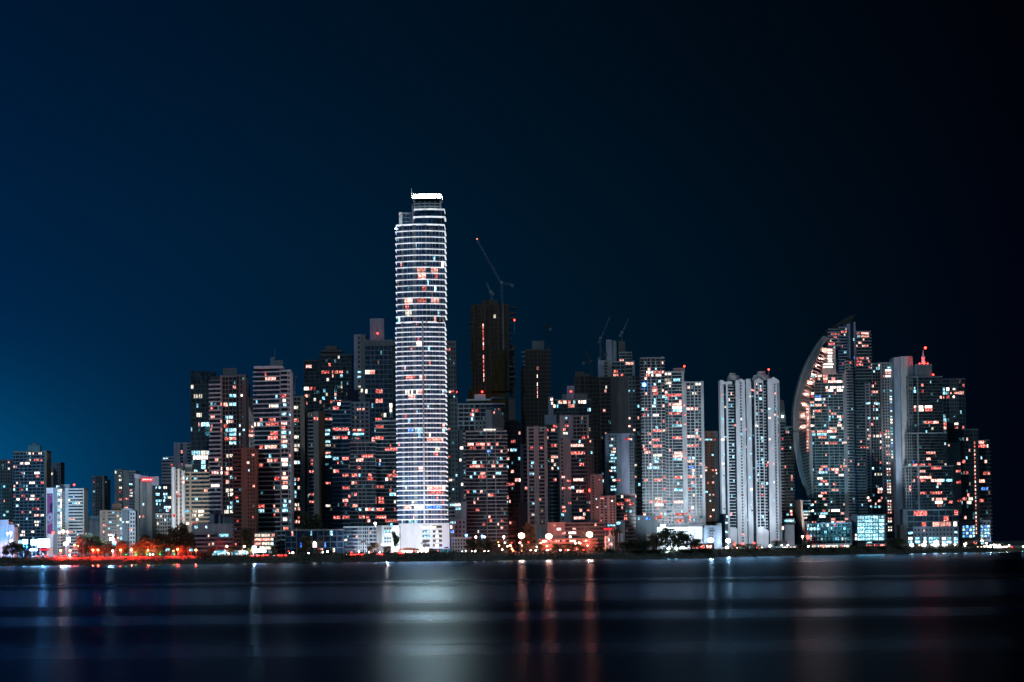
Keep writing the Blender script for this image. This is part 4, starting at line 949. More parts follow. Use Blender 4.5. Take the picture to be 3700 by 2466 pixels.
def twin(lab, x0, spec, domes, txt, beacon=None):
    b = Building('apartment_tower', lab, 2490, group='white twin towers')
    for (xa, xb, top, zones, dy, bot, f) in spec:
        b.block('J', xa, xb, top, zones, dy=dy, st=22, cap=None, dep=20, bot=bot, f=f, body='gl', bh=.35)
    for xa, xb, ya, yb in domes:
        p, q = cP('J', xa, yb, b.Y), cP('J', xb, ya, b.Y)
        m = MB(); m.tube(((p.x + q.x) / 2 - b.ox(), 8, p.z - GZ), ((p.x + q.x) / 2 - b.ox(), 8, q.z - GZ), (q.x - p.x) / 2, (q.x - p.x) / 2 * .8, 12); b.part('roof_drum', m, 'conc')
    return b
FL = ((0, 0), (1, 0))
b = twin('left one of two white ribbed twin towers with small rounded rooftop drums', 85,
 [(86, 106, 160, [(1, 'w', 'white')], 0, 1120, FL), (106, 131, 178, [(1, 'g', 'navy', 1)], 2, None, FL),
  (130, 178, 172, [(.18, 'w', 'white'), (.58, 'r', 'white', 1), (1, 'r', 'white', 1)], -1.5, None, ((0, 0), (.5, 1.5), (1, 0))),
  (176, 200, 180, [(1, 'g', 'navy', 1)], 1, None, FL), (199, 262, 160, [(.3, 'w', 'slabw'), (.75, 'p', 'white', 1, .35), (1, 'w', 'white')], -2, None, FL),
  (262, 276, 190, [(1, 'g', 'navy', 1)], 5, None, FL)],
 [(136, 240, 112, 150), (152, 208, 94, 112)], '')
def jn(x, y): q = cP('J', x, y, b.Y); return (q.x - b.ox(), q.z - GZ)
for xa, xm, xb, yt, ye, yd in ((86, 92, 128, 150, 166, 180), (128, 150, 172, 156, 166, 182), (199, 236, 262, 140, 158, 166)):
    m = MB(); m.xz([jn(xa, yd), jn(xb, yd), jn(xb, ye), jn(xm, yt), jn(xa, ye - 4)], -3.2, 4); b.part('peaked_parapet', m, 'white')
m = MB(); m.xz([jn(152, 1370), jn(206, 1370), jn(206, 1228), jn(180, 1219), jn(154, 1216)], -5, -3); b.part('entrance_screen', m, 'slabw')
b.lit('J', '115 249 14 P,164 243 10 P,118 577 20 P,190 618 14 C,175 660 10 C,236 546 18 C,234 657 10 C,234 680 14 C,122 753 16 Y,123 783 14 P,118 440 14 C,186 445 12 C,115 690 14 C,122 1197 22 C,122 1245 24 C,118 310 14 C,188 700 12 C,120 840 10 N,188 880 10 C,118 1080 12 N,166 330 8 C,150 300 8 P,170 990 8 C,180 480 10 N'); b.done()
b = twin('right one of two white ribbed twin towers, topped by a domed drum and red beacon', 275,
 [(275, 306, 150, [(1, 'w', 'white')], 0, None, FL), (306, 336, 168, [(1, 'g', 'navy', 1)], 2, None, FL),
  (335, 395, 165, [(.10, 'w', 'white'), (.36, 'r', 'white', 1), (.46, 'w', 'white'), (.93, 'r', 'white', 1), (1, 'w', 'white')], -1.5, None, ((0, 0), (.5, 1.5), (1, 0))),
  (394, 432, 170, [(.5, 'r', 'white', 1), (1, 'g', 'navy', 1)], 0, None, FL), (431, 470, 150, [(1, 'w', 'slabw')], -2, None, FL),
  (470, 496, 150, [(.8, 'p', 'white', 1, .35), (1, 'w', 'white')], -.5, None, FL), (496, 512, 162, [(.35, 'd'), (1, 'w', 'conc')], 1, None, FL)],
 [(318, 462, 108, 150), (355, 425, 82, 108)], '')
for xa, xm, xb, yt, ye, yd in ((275, 279, 304, 138, 154, 170), (334, 362, 394, 136, 156, 172), (431, 470, 510, 127, 154, 170)):
    m = MB(); m.xz([jn(xa, yd), jn(xb, yd), jn(xb, ye), jn(xm, yt), jn(xa, ye - 4)], -3.2, 4); b.part('peaked_parapet', m, 'white')
m = MB(); m.xz([jn(352, 1370), jn(400, 1370), jn(400, 1212), jn(380, 1212), jn(354, 1218)], -5, -3); b.part('entrance_screen', m, 'slabw')
m = MB(); m.xz([jn(401, 1370), jn(434, 1370), jn(434, 1245), jn(420, 1234), jn(401, 1228)], -4.6, -2.6); b.part('entrance_screen', m, 'slabw')
b.beacon('J', 437, 72, 110)
b.lit('J', '327 345 14 C,312 262 10 Y,352 232 10 P,383 367 8 R,405 363 12 C,427 364 14 C,428 432 18 P,335 455 14 C,357 477 14 C,340 480 12 W,325 568 20 C,388 562 20 C,412 568 14 C,402 585 18 C,428 585 12 P,488 362 8 C,480 650 8 P,480 762 14 P,390 718 24 C,415 740 14 C,345 745 14 C,413 765 14 C,425 768 10 R,327 860 20 C,348 885 14 C,425 898 14 C,410 898 26 C,482 895 8 C,330 950 12 P,483 1028 8 C,328 1058 16 C,350 1060 14 C,390 1152 24 C,420 1152 14 C,377 1307 12 P,408 1307 10 P,385 650 14 C,360 830 12 C,322 690 10 C,322 1100 12 N,350 400 8 C,380 300 10 N'); b.done()
b = Building('podium', 'white low entrance block linking the feet of the white twin towers', 2500)
b.block('J', 262, 300, 1250, [(1, 'p', 'slabw', 2, .7)], cap='slabw', st=40, dep=12, dy=-4); b.block('J', 510, 620, 1210, [(1, 'w', 'conc')], cap='conc', dy=2); b.block('J', 508, 625, 1162, [(1, 's', 'conc')], cap='conc', dy=6, bot=1210, st=24)
b.lit('J', '285 1325 30 R,585 1182 70 C,538 1205 14 W,290 1285 20 N'); b.done()
b = Building('apartment_tower', 'dark slim tower with a slanted peak behind the white twins', 2640)
b.block('J', 517, 555, 452, [(1, 'r', 'blueg', 1)], st=23, cap='blueg', dy=2); b.block('J', 548, 612, 492, [(1, 's', 'dark')], st=23, bh=.4, cap='grey')
m = MB(); q = [cP('J', x, y, b.Y) for x, y in ((514, 500), (580, 500), (556, 290), (514, 282))]; m.xz([(p.x - b.ox(), p.z - GZ) for p in q], 14, 22); b.part('slanted_peak', m, 'dark')
b.lit('J', '538 490 30 N,580 537 10 C,605 838 10 P,605 862 10 R,605 880 10 R,605 945 12 C,595 640 8 C,552 770 8 P,600 1055 14 C,600 1095 14 P,602 1118 12 P'); b.beacon('J', 538, 413, 440, dy=12, mat='lamp_teal', r=.9); b.done()

# ------------------------------------------------------------------ the sail tower
b = Building('hotel_tower', 'sail-shaped tower with a curved ribbed left edge and dark pointed top', 2680)
b.block('K', 255, 692, 780, [(.16, 'g', 'mid', 1), (.52, 'g', 'grey', 2), (.92, 'g', 'grey', 3), (1, 'w', 'grey')], st=33.6, cap='mid', body='gt', bh=.5)
def kn(x, y, c='K'): q = cP(c, x, y, b.Y); return (q.x - b.ox(), q.z - GZ)
b.block('K', 690, 762, 600, [(.3, 's', 'conc'), (.75, 's', 'mid'), (1, 's', 'mid')], st=33.6, cap=None, bh=.9, dy=1)
b.block('K', 610, 700, 240, [(1, 's', 'blueg')], st=33.6, bot=780, dy=3, cap='blueg', body='gb', bh=.7); b.block('K', 700, 800, 190, [(.4, 'w', 'blueg'), (.8, 'w', 'navy'), (1, 'w', 'blueg')], bot=700, dy=5, cap=None, body='gb')
b.block('K', 808, 975, 290, [(.35, 's', 'mid'), (1, 's', 'mid')], st=36, bot=870, dy=3, cap='conc', bh=.8); b.block('K', 795, 905, 640, [(1, 's', 'mid')], st=33.6, dy=8, cap=None, body='gl', bh=.5)
b.block('K', 490, 625, 262, [(1, 's', 'blueg')], st=40, bot=490, dy=1, cap='mid', bh=1.2)
wl = b.block('K', 425, 570, 490, [(1, 'w', 'pink')], bot=780, dy=-1, cap='white', dep=20, st=33.6)
for y, xa, w in ((505, 505, 54), (540, 505, 54), (572, 505, 54), (605, 505, 50), (638, 507, 50), (672, 475, 120), (707, 507, 54), (705, 418, 52)):
    b.lit('K', '%d %d %d W' % (xa, y, w))
OUT = [('K', 800, 80), ('K', 700, 118), ('K', 570, 208), ('K', 490, 248), ('K', 425, 340), ('K', 350, 440), ('K', 300, 525), ('K', 245, 620), ('K', 205, 710), ('K', 165, 810), ('K', 130, 930), ('K', 100, 1060),
       ('K', 82, 1180), ('K', 75, 1320), ('K', 74, 1450), ('L', 68, 30), ('L', 72, 150), ('L', 85, 240), ('L', 108, 370), ('L', 140, 510), ('L', 178, 625), ('L', 218, 742)]
INN = [('K', 700, 190), ('K', 640, 200), ('K', 600, 235), ('K', 520, 262), ('K', 470, 350), ('K', 410, 460), ('K', 365, 560), ('K', 330, 640), ('K', 290, 730), ('K', 240, 830), ('K', 200, 945), ('K', 165, 1075),
       ('K', 145, 1195), ('K', 138, 1330), ('K', 138, 1450), ('L', 130, 30), ('L', 136, 150), ('L', 150, 240), ('L', 165, 370), ('L', 192, 510), ('L', 222, 625), ('L', 238, 742)]
o_ = [kn(x, y, c) for c, x, y in OUT]; i_ = [kn(x, y, c) for c, x, y in INN]
m = MB()
for k in range(4, len(o_) - 1): m.xz([o_[k], o_[k + 1], i_[k + 1], i_[k]], -7, 14)
b.part('curved_fin', m, 'grey')
mid = lambda p, q, t: (p[0] + (q[0] - p[0]) * t, p[1] + (q[1] - p[1]) * t)
m = MB()
for k in range(4, len(o_) - 1): m.xz([mid(o_[k], i_[k], -.02), mid(o_[k + 1], i_[k + 1], -.02), mid(o_[k + 1], i_[k + 1], .30), mid(o_[k], i_[k], .30)], -7.7, -7.05)
b.part('fin_edge', m, 'conc')
m = MB()
for k in range(0, 4): m.xz([o_[k], o_[k + 1], i_[k + 1], i_[k]], 4, 10)
m.xz([kn(740, 190), kn(700, 190), kn(800, 82), kn(812, 78)][::-1], 4.2, 10)
b.part('pointed_top', m, 'gk')
# ribbed inner face: salmon wall with slanted balcony slots
m = MB()
for k in range(4, 14):
    xb_ = kn(255 if k > 9 else 430 - (k - 4) * 32, 0)[0]
    pa, pb = i_[k], i_[k + 1]
    m.xz([pa, pb, (max(pb[0], kn(258, 0)[0]), pb[1]), (max(pa[0] + 2, kn(258 if k > 8 else 440 - (k - 4) * 38, 0)[0]), pa[1])], -2.4, 6)
for k in range(14, len(i_) - 1):
    pa, pb = i_[k], i_[k + 1]; xr = kn(262, 0)[0] + 1
    if pb[0] < xr: m.xz([pa, pb, (xr, pb[1]), (xr, pa[1])], -2.4, 6)
b.part('inner_wall', m, 'pink')
zt, zb_ = kn(400, 520)[1], kn(200, 700, 'L')[1]
nrib = 46
for r in range(nrib):
    z = zt + (zb_ - zt) * r / (nrib - 1)
    for k in range(4, len(i_) - 1):
        if i_[k][1] >= z >= i_[k + 1][1]:
            t = (i_[k][1] - z) / (i_[k][1] - i_[k + 1][1]); x = i_[k][0] + (i_[k + 1][0] - i_[k][0]) * t
            w = 7.5 if r < 32 else 7.5 - (r - 32) * .36
            sl = 1.5 if r < 22 else -1.0
            m = MB(); m.xz([(x + .2, z + sl), (x + .2, z + sl - 1.1), (x + w, z - sl - 1.1), (x + w, z - sl)], -4.6, -2.45); b.part('balcony_rib', m, 'dark'); break
for i in range(14):
    y = 1180 + i * 33.8; y2 = y + (40 if i > 5 else 0)
    p = kn(248, y2); b.lits.append((p[0], -2.7, p[1], 2.3 - .04 * i, 2.0, 0, 'P'))
for i in range(9):
    q = mid(i_[5 + i], i_[6 + i], .5) if i < 9 else None
    m = MB(); m.box(q[0] + 2.2, q[0] + 2.8, -5.2, -4.7, q[1] - .3, q[1] + .3); wl_ = b.part('rib_fill_lamp', m, 'lamp_warm')  # lamps added to wash the inner ribs salmon
    ld = bpy.data.lights.new('lamp_light', 'POINT'); ld.energy = 3600; ld.color = (1, .42, .32); ld.shadow_soft_size = .6
    lo = bpy.data.objects.new('lamp_light', ld); COL.objects.link(lo); lo.parent = wl_; lo.location = (q[0] + 4.5, -5.6, q[1])
b.lit('K', '575 312 104 R,680 303 64 R,570 360 40 R,520 433 70 R,652 458 14 R,655 657 20 R,290 795 60 C,375 800 80 P,452 795 54 P,290 830 60 R,380 833 30 P,455 833 50 P,300 870 70 W,455 868 44 R,533 862 90 P,612 862 50 P,655 862 30 P,548 828 40 P,545 948 70 W,615 935 52 W,660 937 22 W,615 970 48 W,650 972 30 W,470 940 26 P,470 972 26 P,520 975 50 W,307 1018 34 P,370 1018 74 B,305 1050 30 R,367 1048 60 B,292 1088 60 P,370 1085 76 W,445 1055 20 Y,295 1125 60 C,372 1120 80 P,432 1090 14 C,452 1122 26 R,375 1190 76 R,320 1200 16 Y,550 1230 70 P,613 1255 44 P,660 1257 30 R,505 1298 14 C,630 1300 40 C,315 1272 34 Y,280 1375 36 W,315 1375 26 Y,620 1365 50 P,450 1373 24 C,515 1405 50 P,565 1408 50 Y,283 1445 26 P,315 1443 26 P,390 1443 56 P,455 1443 34 R,505 1440 18 C,560 1440 56 P,320 1480 30 C,395 1480 68 C,457 1480 34 C,400 1515 50 P,455 1520 30 R,540 1510 60 C,626 1547 30 C')
b.lit('K', '915 303 90 R,912 347 100 R,833 325 28 R,855 403 40 P,820 438 16 P,915 443 72 P,897 377 10 P,890 583 26 P,940 587 28 P,960 615 24 R,848 610 60 R,848 640 60 R,850 682 74 R,740 658 24 R,783 400 10 C,785 573 14 B,717 237 12 Y,770 660 20 R')
b.lit('L', '290 30 26 P,375 30 80 P,465 25 50 P,525 30 46 R,300 68 40 C,385 68 100 C,380 100 70 R,480 95 26 C,580 128 24 C,290 170 20 C,380 165 12 P,510 160 80 R,440 160 40 P,625 160 40 P,428 265 12 P,625 325 12 P,625 360 14 W,268 400 28 P,430 398 30 P,388 395 30 R,630 397 36 P,590 397 16 P,290 432 14 C,375 432 40 P,435 432 26 B,460 432 20 P,515 432 60 P,550 430 20 P,605 432 18 R,380 465 60 C,432 465 26 C,540 465 40 P,590 500 50 W,365 532 60 Y,400 565 60 R,430 565 20 R,370 600 40 C,437 600 30 W,520 592 34 R,525 660 74 P,405 697 60 R,370 735 40 P,400 735 20 P,280 800 30 C,313 797 20 P,425 800 30 Y,280 867 30 P,310 903 16 C,405 865 34 R,395 900 66 C,435 900 26 C,390 935 64 P,530 865 84 W,465 860 20 Y,605 903 36 P,620 825 10 Y,515 962 30 P,645 962 34 P,590 990 120 P,500 990 30 P')
b.done()
b = Building('podium', 'angled grey frame building with lit slots at the foot of the sail', 2640)
b.block('L', 118, 262, 772, [(.3, 'w', 'conc'), (1, 's', 'conc')], st=36, cap='conc', bot=840); b.block('L', 120, 262, 840, [(.15, 'w', 'conc'), (.8, 's', 'grey'), (1, 's', 'conc')], st=32, cap=None, dy=-1)
m = MB(); m.xz([kn(132, 1240, 'L'), kn(158, 1240, 'L'), kn(122, 840, 'L'), kn(122, 772, 'L'), kn(92, 768, 'L')], b.Y - 2690, 12); fr_ = b.part('leaning_pier', m, 'pink')
fr_.location.x = 0
b.lit('L', '195 892 120 C,200 925 90 Y,190 955 70 Y,165 990 30 Y,165 1150 24 P,170 1030 30 Y,170 1110 30 Y'); b.done()
b = Building('podium', 'blue-green glowing glass podium with white-lit shops below', 2600)
b.block('L', 198, 700, 1014, [(.05, 'w', 'blueg'), (.24, 'g', 'teal', 3), (.45, 'g', 'teal', 3), (.7, 'g', 'teal', 3), (.97, 'g', 'teal', 3), (1, 'w', 'blueg')], st=34, cap='blueg', bot=1238, body='gt'); b.block('L', 262, 700, 1240, [(1, 'g', 'white', 6)], cap='white', sh=8, dy=-1, body='gt')
b.box('roof_frame', 'L', 200, 250, 984, 1014, 'blueg', dy=3)
txt = ''; rr = random.Random(11)
for j in range(7):
    for i in range(12):
        if rr.random() < .88: txt += '%d %d %d %s,' % (225 + i * 40, 1030 + j * 33, rr.choice((20, 26, 34, 38)), rr.choice('NNNNNNNCCN'))
b.lit('L', txt + '615 1165 44 C,620 1192 44 W')
for x, w, c_ in ((300, 44, 'Y'), (345, 14, 'C'), (385, 46, 'P'), (440, 50, 'W'), (515, 78, 'W'), (600, 40, 'P'), (660, 36, 'W')):
    p0, p1 = cP('L', x - w / 2, 1300, b.Y), cP('L', x + w / 2, 1246, b.Y)
    b.lits.append(((p0.x + p1.x) / 2 - b.ox(), -1.6, (p0.z + p1.z) / 2 - GZ, p1.x - p0.x, p1.z - p0.z, 0, c_))
b.beacon('L', 236, 1160, 1200, dy=-4, mat='lamp_red', r=1.6)
b.done()
b = Building('apartment_tower', 'broad grid tower with paired lit windows and a dotted blue-white edge strip', 2760)
b.block('K', 752, 905, 880, [(.3, 's', 'mid'), (1, 'g', 'blueg', 2)], st=34, cap='mid', body='gl', dy=1); b.block('K', 905, 1090, 660, [(.32, 'p', 'lav', 1), (1, 'r', 'mid', 4)], st=34, cap='blueg', body='gl', bh=.3)
b.block('M', 26, 122, 156, [(.2, 'w', 'lav'), (.75, 'p', 'grey', 3, .6), (1, 'w', 'mid')], st=19.5, cap='lav', dy=1, body='gk'); b.block('M', 118, 132, 156, [(1, 'g', 'navy', 1)], st=19.5, cap='lav', dy=-2)
b.lit('K', '980 683 36 P,1020 742 20 C,985 712 14 C,1065 712 40 C,1003 912 18 P,840 967 48 Y,1030 967 76 P,948 1113 50 C,1050 1113 60 C,1012 1157 14 R,1012 1195 10 C,1050 1192 24 C,857 1283 16 P,960 1278 30 C,1015 1278 20 P,1055 1280 34 C,788 1485 34 R,862 1482 44 Y,860 1525 40 P,790 1560 34 C,1018 1480 18 Y,1060 1480 34 P,960 1478 20 P')
b.lit('L', '730 68 34 R,797 68 38 Y,800 105 40 P,730 148 32 C,768 148 14 B,725 185 20 C,850 220 30 P,890 65 26 P,938 68 14 Y,980 68 30 Y,1030 30 20 R,1030 68 20 P,1033 143 18 P,1035 218 20 P,808 485 38 P,955 483 12 Y,990 483 22 Y,1043 483 18 Y,810 590 38 P,810 633 46 R,740 630 26 R,993 630 20 P,1045 630 22 P,990 668 22 P,1047 665 22 P,875 745 24 P,895 783 30 P,960 790 14 P,1000 780 30 P,910 825 20 C,955 825 20 C,1000 825 30 C,1048 745 18 P')
b.lit('M', '90 213 38 P,90 230 36 P,90 250 34 P,97 187 22 C,45 172 12 P,58 247 12 R')
txt = ''; rr = random.Random(5)
for i in range(32):
    y = 24 + i * 37.2; xo = i * .9
    c_ = 'PYWRYCPPW'[i % 9]
    if rr.random() < .8: txt += '%d %d 13 %s,%d %d 13 %s,' % (1073 + xo, y, c_, 1098 + xo, y, c_)
b.lit('L', txt); txt = ''
for i in range(38):
    txt += '%.1f %.1f 13 %s,' % (107 + i * .72, 348 + i * 25.9, 'CCWCBCCWPC'[i % 10])
b.lit('M', txt); b.done()
b = Building('slab_tower', 'plain windowless pale grey slab tower standing beside the dotted light strip', 2740)
b.block('M', 130, 163, 122, [(1, 'w', 'blueg')], cap=None, dy=1, dep=30, bot=1325); b.block('M', 163, 254, 116, [(.12, 'w', 'mid'), (1, 'w', 'conc')], cap='conc', dep=30, f=((0, -2), (.2, 0), (.6, 1), (1, -2))); b.done()
b = Building('parking_garage', 'six-deck car park glowing bright cyan with arched top openings', 2660)
b.block('L', 704, 1064, 928, [(.16, 'w', 'blueg'), (.40, 'r', 'teal', 1), (.64, 'r', 'teal', 1), (.80, 'r', 'teal', 1), (.985, 'r', 'teal', 1), (1, 'w', 'grey')], st=36, cap='blueg', bot=1200, body='gt', bh=.4)
b.block('L', 704, 1064, 1205, [(.4, 'w', 'dark'), (1, 'r', 'conc', 3)], cap='conc', st=34, dy=2)
txt = ''
for j in range(7):
    for x, w in ((803, 74), (885, 80), (958, 50), (1022, 56)): txt += '%d %d %d %s,' % (x, 960 + j * 35.6, w, 'C')
b.lit('L', txt + '748 1140 16 W,748 1165 16 W,892 1220 60 C,888 1272 60 R,960 1272 36 R,1030 1270 50 R'); b.done()
b = Building('wall_block', 'dark low block between the cyan car park and the stepped tower', 2700)
b.block('L', 1062, 1130, 1180, [(1, 'w', 'dark')], cap=None, dy=2); b.block('M', 172, 214, 1240, [(1, 'w', 'dark')], cap=None); b.done()
b = Building('apartment_tower', 'dark stepped tower topped by a red-lit spire, red rooms down its front', 2720)
sp = [(.12, 'r', 'mid', 2), (.25, 'r', 'dark', 1), (.29, 'w', 'mid'), (.9, 's', 'dark'), (1, 'r', 'dark', 1)]
b.block('M', 224, 450, 247, sp, st=20.5, bot=622, cap='mid', bh=.22, dy=6); b.block('M', 216, 482, 622, sp, st=20.5, bot=842, cap='grey', bh=.22, dy=3); b.block('M', 206, 522, 842, sp, st=20.5, bot=1134, cap='grey', bh=.22, dy=1)
b.block('M', 190, 556, 1134, [(.08, 'w', 'mid'), (.19, 'r', 'mid', 1), (.65, 'g', 'mid', 2), (.9, 'g', 'mid', 2), (1, 'r', 'blueg', 1)], st=36, bot=1250, cap='grey')
b.block('M', 195, 558, 1250, [(.17, 'r', 'conc', 1), (.45, 'p', 'blueg', 4, .4), (.9, 'p', 'blueg', 7, .4), (1, 'p', 'blueg', 1)], cap=None, dy=-1, sh=4.5)
b.block('M', 272, 380, 168, [(.1, 'w', 'blueg'), (1, 'w', 'mid')], bot=247, dy=9, dep=18, cap='mid')
def mn_(x, y): q = cP('M', x, y, b.Y); return (q.x - b.ox(), q.z - GZ)
px_, pz_ = mn_(339, 160); pr = []
m = MB(); lev = [(162, 20), (140, 13), (112, 11), (108, 15), (100, 9), (80, 4), (56, 1.2)]
for (ya, ra), (yb, rb) in zip(lev, lev[1:]):
    za, zb_ = mn_(339, ya)[1], mn_(339, yb)[1]; k_ = CROPS['M'][2] * b.Y / FPX
    m.tube((px_, 14, za), (px_, 14, zb_), ra * k_, rb * k_, 8)
b.part('spire', m, 'white')
b.beacon('M', 339, 51, 60, dy=14, r=1.1); b.beacon('M', 391, 230, 247, dy=6)
for dx_ in (-3.6, 3.6, 0):
    lp_ = (px_ + dx_, 10.2 if dx_ == 0 else 12.0, mn_(339, 162)[1] + 1.6)
    m = MB(); m.ball(lp_, .8 if dx_ == 0 else .6); ob = b.part('spire_lamp', m, 'lamp_red')
    ld = bpy.data.lights.new('spire_light', 'POINT'); ld.energy = 2600; ld.color = (1, .02, .02); ld.shadow_soft_size = .5
    lo = bpy.data.objects.new('spire_light', ld); COL.objects.link(lo); lo.parent = ob; lo.location = (lp_[0] * 1.0 + dx_ * .1, lp_[1] - 1.1, lp_[2] + 1.6)
b.lit('M', '318 293 14 P,375 270 6 C,307 443 32 W,360 440 48 P,307 467 40 P,360 465 50 R,270 450 16 P,270 470 16 R,360 538 60 R,410 540 32 R,375 752 60 R,360 783 26 P,235 827 16 C,268 827 34 R,318 826 36 R,413 848 70 R,320 870 38 P,340 910 76 R,322 933 36 R,395 935 38 P,437 933 34 P,462 933 10 C,497 935 40 C,430 955 26 P,262 942 14 R,287 912 10 R,325 1020 40 R,390 1020 40 R,430 1020 38 R,388 1060 14 P,430 1060 40 P,470 1062 20 R,430 1082 48 W,430 1103 24 R,508 1087 26 R,238 990 14 P,260 805 8 B,235 970 8 R,305 1167 90 R,545 1168 24 R,477 1190 32 R,328 1215 28 R,328 1240 10 P,410 1235 46 P,470 1235 80 P,537 1235 24 P')
for x, w in ((238, 30), (285, 34), (335, 18), (375, 30), (410, 36), (460, 26), (495, 34), (540, 24)):
    for y in (1322, 1345):
        p = mn_(x, y); b.lits.append((p[0], -1.75, p[1], w * .125, 2.3, 0, 'C' if (x + y) % 3 else 'W'))
for x, y, w, c_ in ((238, 1285, 30, 'C'), (540, 1280, 18, 'C'), (300, 1368, 20, 'P'), (330, 1368, 30, 'W'), (400, 1366, 60, 'W'), (480, 1366, 14, 'W')):
    p = mn_(x, y); b.lits.append((p[0], -1.75, p[1], w * .125, 2.0, 0, c_))
b.done()
b = Building('apartment_tower', 'dim tower behind the stepped tower with lit top floors and a flat slab roof', 2820)
b.block('M', 452, 602, 262, [(.3, 'g', 'mid', 2), (.7, 'p', 'mid', 4, .5), (1, 'g', 'mid', 2)], st=26, cap='mid'); b.box('roof_slab', 'M', 540, 600, 256, 262, 'grey', dy=-1, dep=12)
b.lit('M', '460 328 14 C,492 328 26 P,530 326 20 Y,462 352 14 C,483 353 22 C,508 352 10 P,545 350 30 P,577 350 34 P,460 387 8 R,492 384 28 R,527 384 12 P,465 500 16 C,465 522 20 C,467 563 20 R,467 583 20 R,545 560 22 P,545 578 22 R,590 570 12 R,575 470 6 C'); b.done()
b = Building('apartment_tower', 'black broad tower with brown blank wall and a vertical string of tiny lamps', 2780)
b.block('M', 520, 690, 598, [(.12, 'w', 'dark'), (.82, 'g', 'dark', 4), (1, 'g', 'dark', 2)], st=25, cap='mid'); b.block('M', 486, 568, 690, [(1, 'w', 'pink')], bot=1160, dy=-2, dep=10, cap='mid')
b.block('M', 490, 560, 640, [(1, 'w', 'dark')], dy=2, cap=None); b.box('column_face', 'M', 566, 692, 1205, 1330, 'dark', dy=-1, dep=3)
b.lit('M', '617 648 10 P,495 707 8 P,575 828 20 P,595 797 22 R,580 875 30 R,617 875 16 R,575 957 28 R,583 1060 22 R,600 1055 28 R,640 1058 28 Y,630 1085 30 Y,625 1030 14 R,605 1192 14 R')
for i in range(24):
    p = mn_(665 + i * .55, 684 + i * 26); b.lits.append((p[0], -1, p[1], .9, 2.0, 0, 'PRYP'[i % 4]))
for j in range(4):
    for i in range(4):
        p = mn_(594 + i * 22, 1243 + j * 21); b.lits.append((p[0], -1.3, p[1], 2.0, 2.0, 0, 'BCBC'[(i + j) % 4] if i < 3 else 'C'))
b.done()
b = Building('apartment_tower', 'last dark tower at the right end with one blue lit room', 2800)
b.block('M', 690, 766, 668, [(1, 's', 'dark')], st=26, cap='mid', bh=.6); b.block('M', 698, 770, 1206, [(1, 'p', 'blueg', 3, .5)], dy=-3, cap='mid', sh=4.5)
b.lit('M', '697 720 14 R,725 710 34 R,752 710 8 W,712 670 34 P,712 935 38 P,735 980 46 B,697 1065 30 R,712 795 6 C,735 875 20 R')
for j in range(4):
    for i in range(3):
        p = mn_(712 + i * 22, 1242 + j * 21); b.lits.append((p[0], -3.7, p[1], 2.0, 2.0, 0, 'CBCC'[(i + j) % 4]))
b.done()
b = Building('terrace_building', 'low sandy pavilion with bright doorways below the blue windows', 2760)
b.block('M', 582, 680, 1342, [(1, 'w', 'beige')], cap='beige'); b.block('M', 700, 772, 1345, [(1, 's', 'teal')], cap='blueg'); b.lit('M', '680 1348 20 R,610 1350 10 P,720 1345 20 C,745 1350 16 W'); b.done()

# ------------------------------------------------------------------ low seafront buildings, left
b = Building('terrace_building', 'long brown terraced apartment house stepping up behind dark trees', 2330)
b.block('B', 90, 300, 1318, [(.4, 's', 'brown'), (1, 's', 'pink')], st=30, cap='pink', dy=2); b.block('B', 122, 330, 1288, [(1, 's', 'pink')], st=30, cap='pink', dy=14); b.block('B', 280, 540, 1312, [(1, 's', 'pink')], st=30, cap='pink', dy=4)
b.block('B', 180, 470, 1225, [(.4, 'w', 'pink'), (1, 'w', 'conc')], cap='pink', dy=24)
b.lit('B', '395 1294 60 C,490 1290 30 C,505 1262 34 C,320 1345 14 Y,300 1345 10 P,565 1355 50 R,205 1250 20 C,275 1250 8 C'); b.done()
b = Building('car_park', 'small four-storey building lit warm white on every floor', 2320)
b.block('B', 600, 746, 1282, [(.32, 's', 'beige'), (.82, 's', 'beige'), (1, 's', 'beige')], st=31, cap='beige', bh=.8, body='gl')
b.lit('B', '625 1297 40 Y,680 1295 60 Y,730 1295 22 P,625 1320 40 P,680 1322 70 P,625 1350 44 P,690 1350 70 Y,680 1372 70 Y,725 1320 16 Y,725 1350 16 C,650 1372 20 W'); b.done()
b = Building('pavilion', 'long white-lit glass promenade pavilion with cyan stalls', 2262)
b.block('B', 315, 565, 1410, [(1, 'g', 'white', 9)], cap='white', sh=5, dep=8, body='gt')
for i, (x, w, c_) in enumerate(((330, 24, 'C'), (362, 30, 'C'), (395, 26, 'C'), (425, 24, 'W'), (452, 20, 'C'), (480, 24, 'C'), (508, 24, 'W'), (535, 24, 'C'), (555, 12, 'W'))):
    p0, p1 = cP('B', x - w / 2, 1446, b.Y), cP('B', x + w / 2, 1420, b.Y)
    b.lits.append(((p0.x + p1.x) / 2 - b.ox(), -.2, max(1.5, (p0.z + p1.z) / 2 - GZ), p1.x - p0.x, 3.4, 0, c_))
b.done()
b = Building('restaurant', 'low pink-lit gabled seafront restaurant before the white tower base', 2268)
b.block('E', 108, 300, 1408, [(.2, 'w', 'pink'), (.5, 'g', 'pink', 4), (.7, 'w', 'pink'), (1, 'g', 'pink', 2)], cap='brown', sh=7, dep=9); b.block('E', 295, 434, 1408, [(1, 's', 'pink')], cap='beige', sh=5, dep=9, dy=1)
m = MB(); q = [cP('E', x, y, b.Y) for x, y in ((84, 1410), (258, 1406), (190, 1392), (160, 1390))]; m.xz([(p.x - b.ox(), p.z - GZ) for p in q], -3, 9); b.part('gable_roof', m, 'brown')
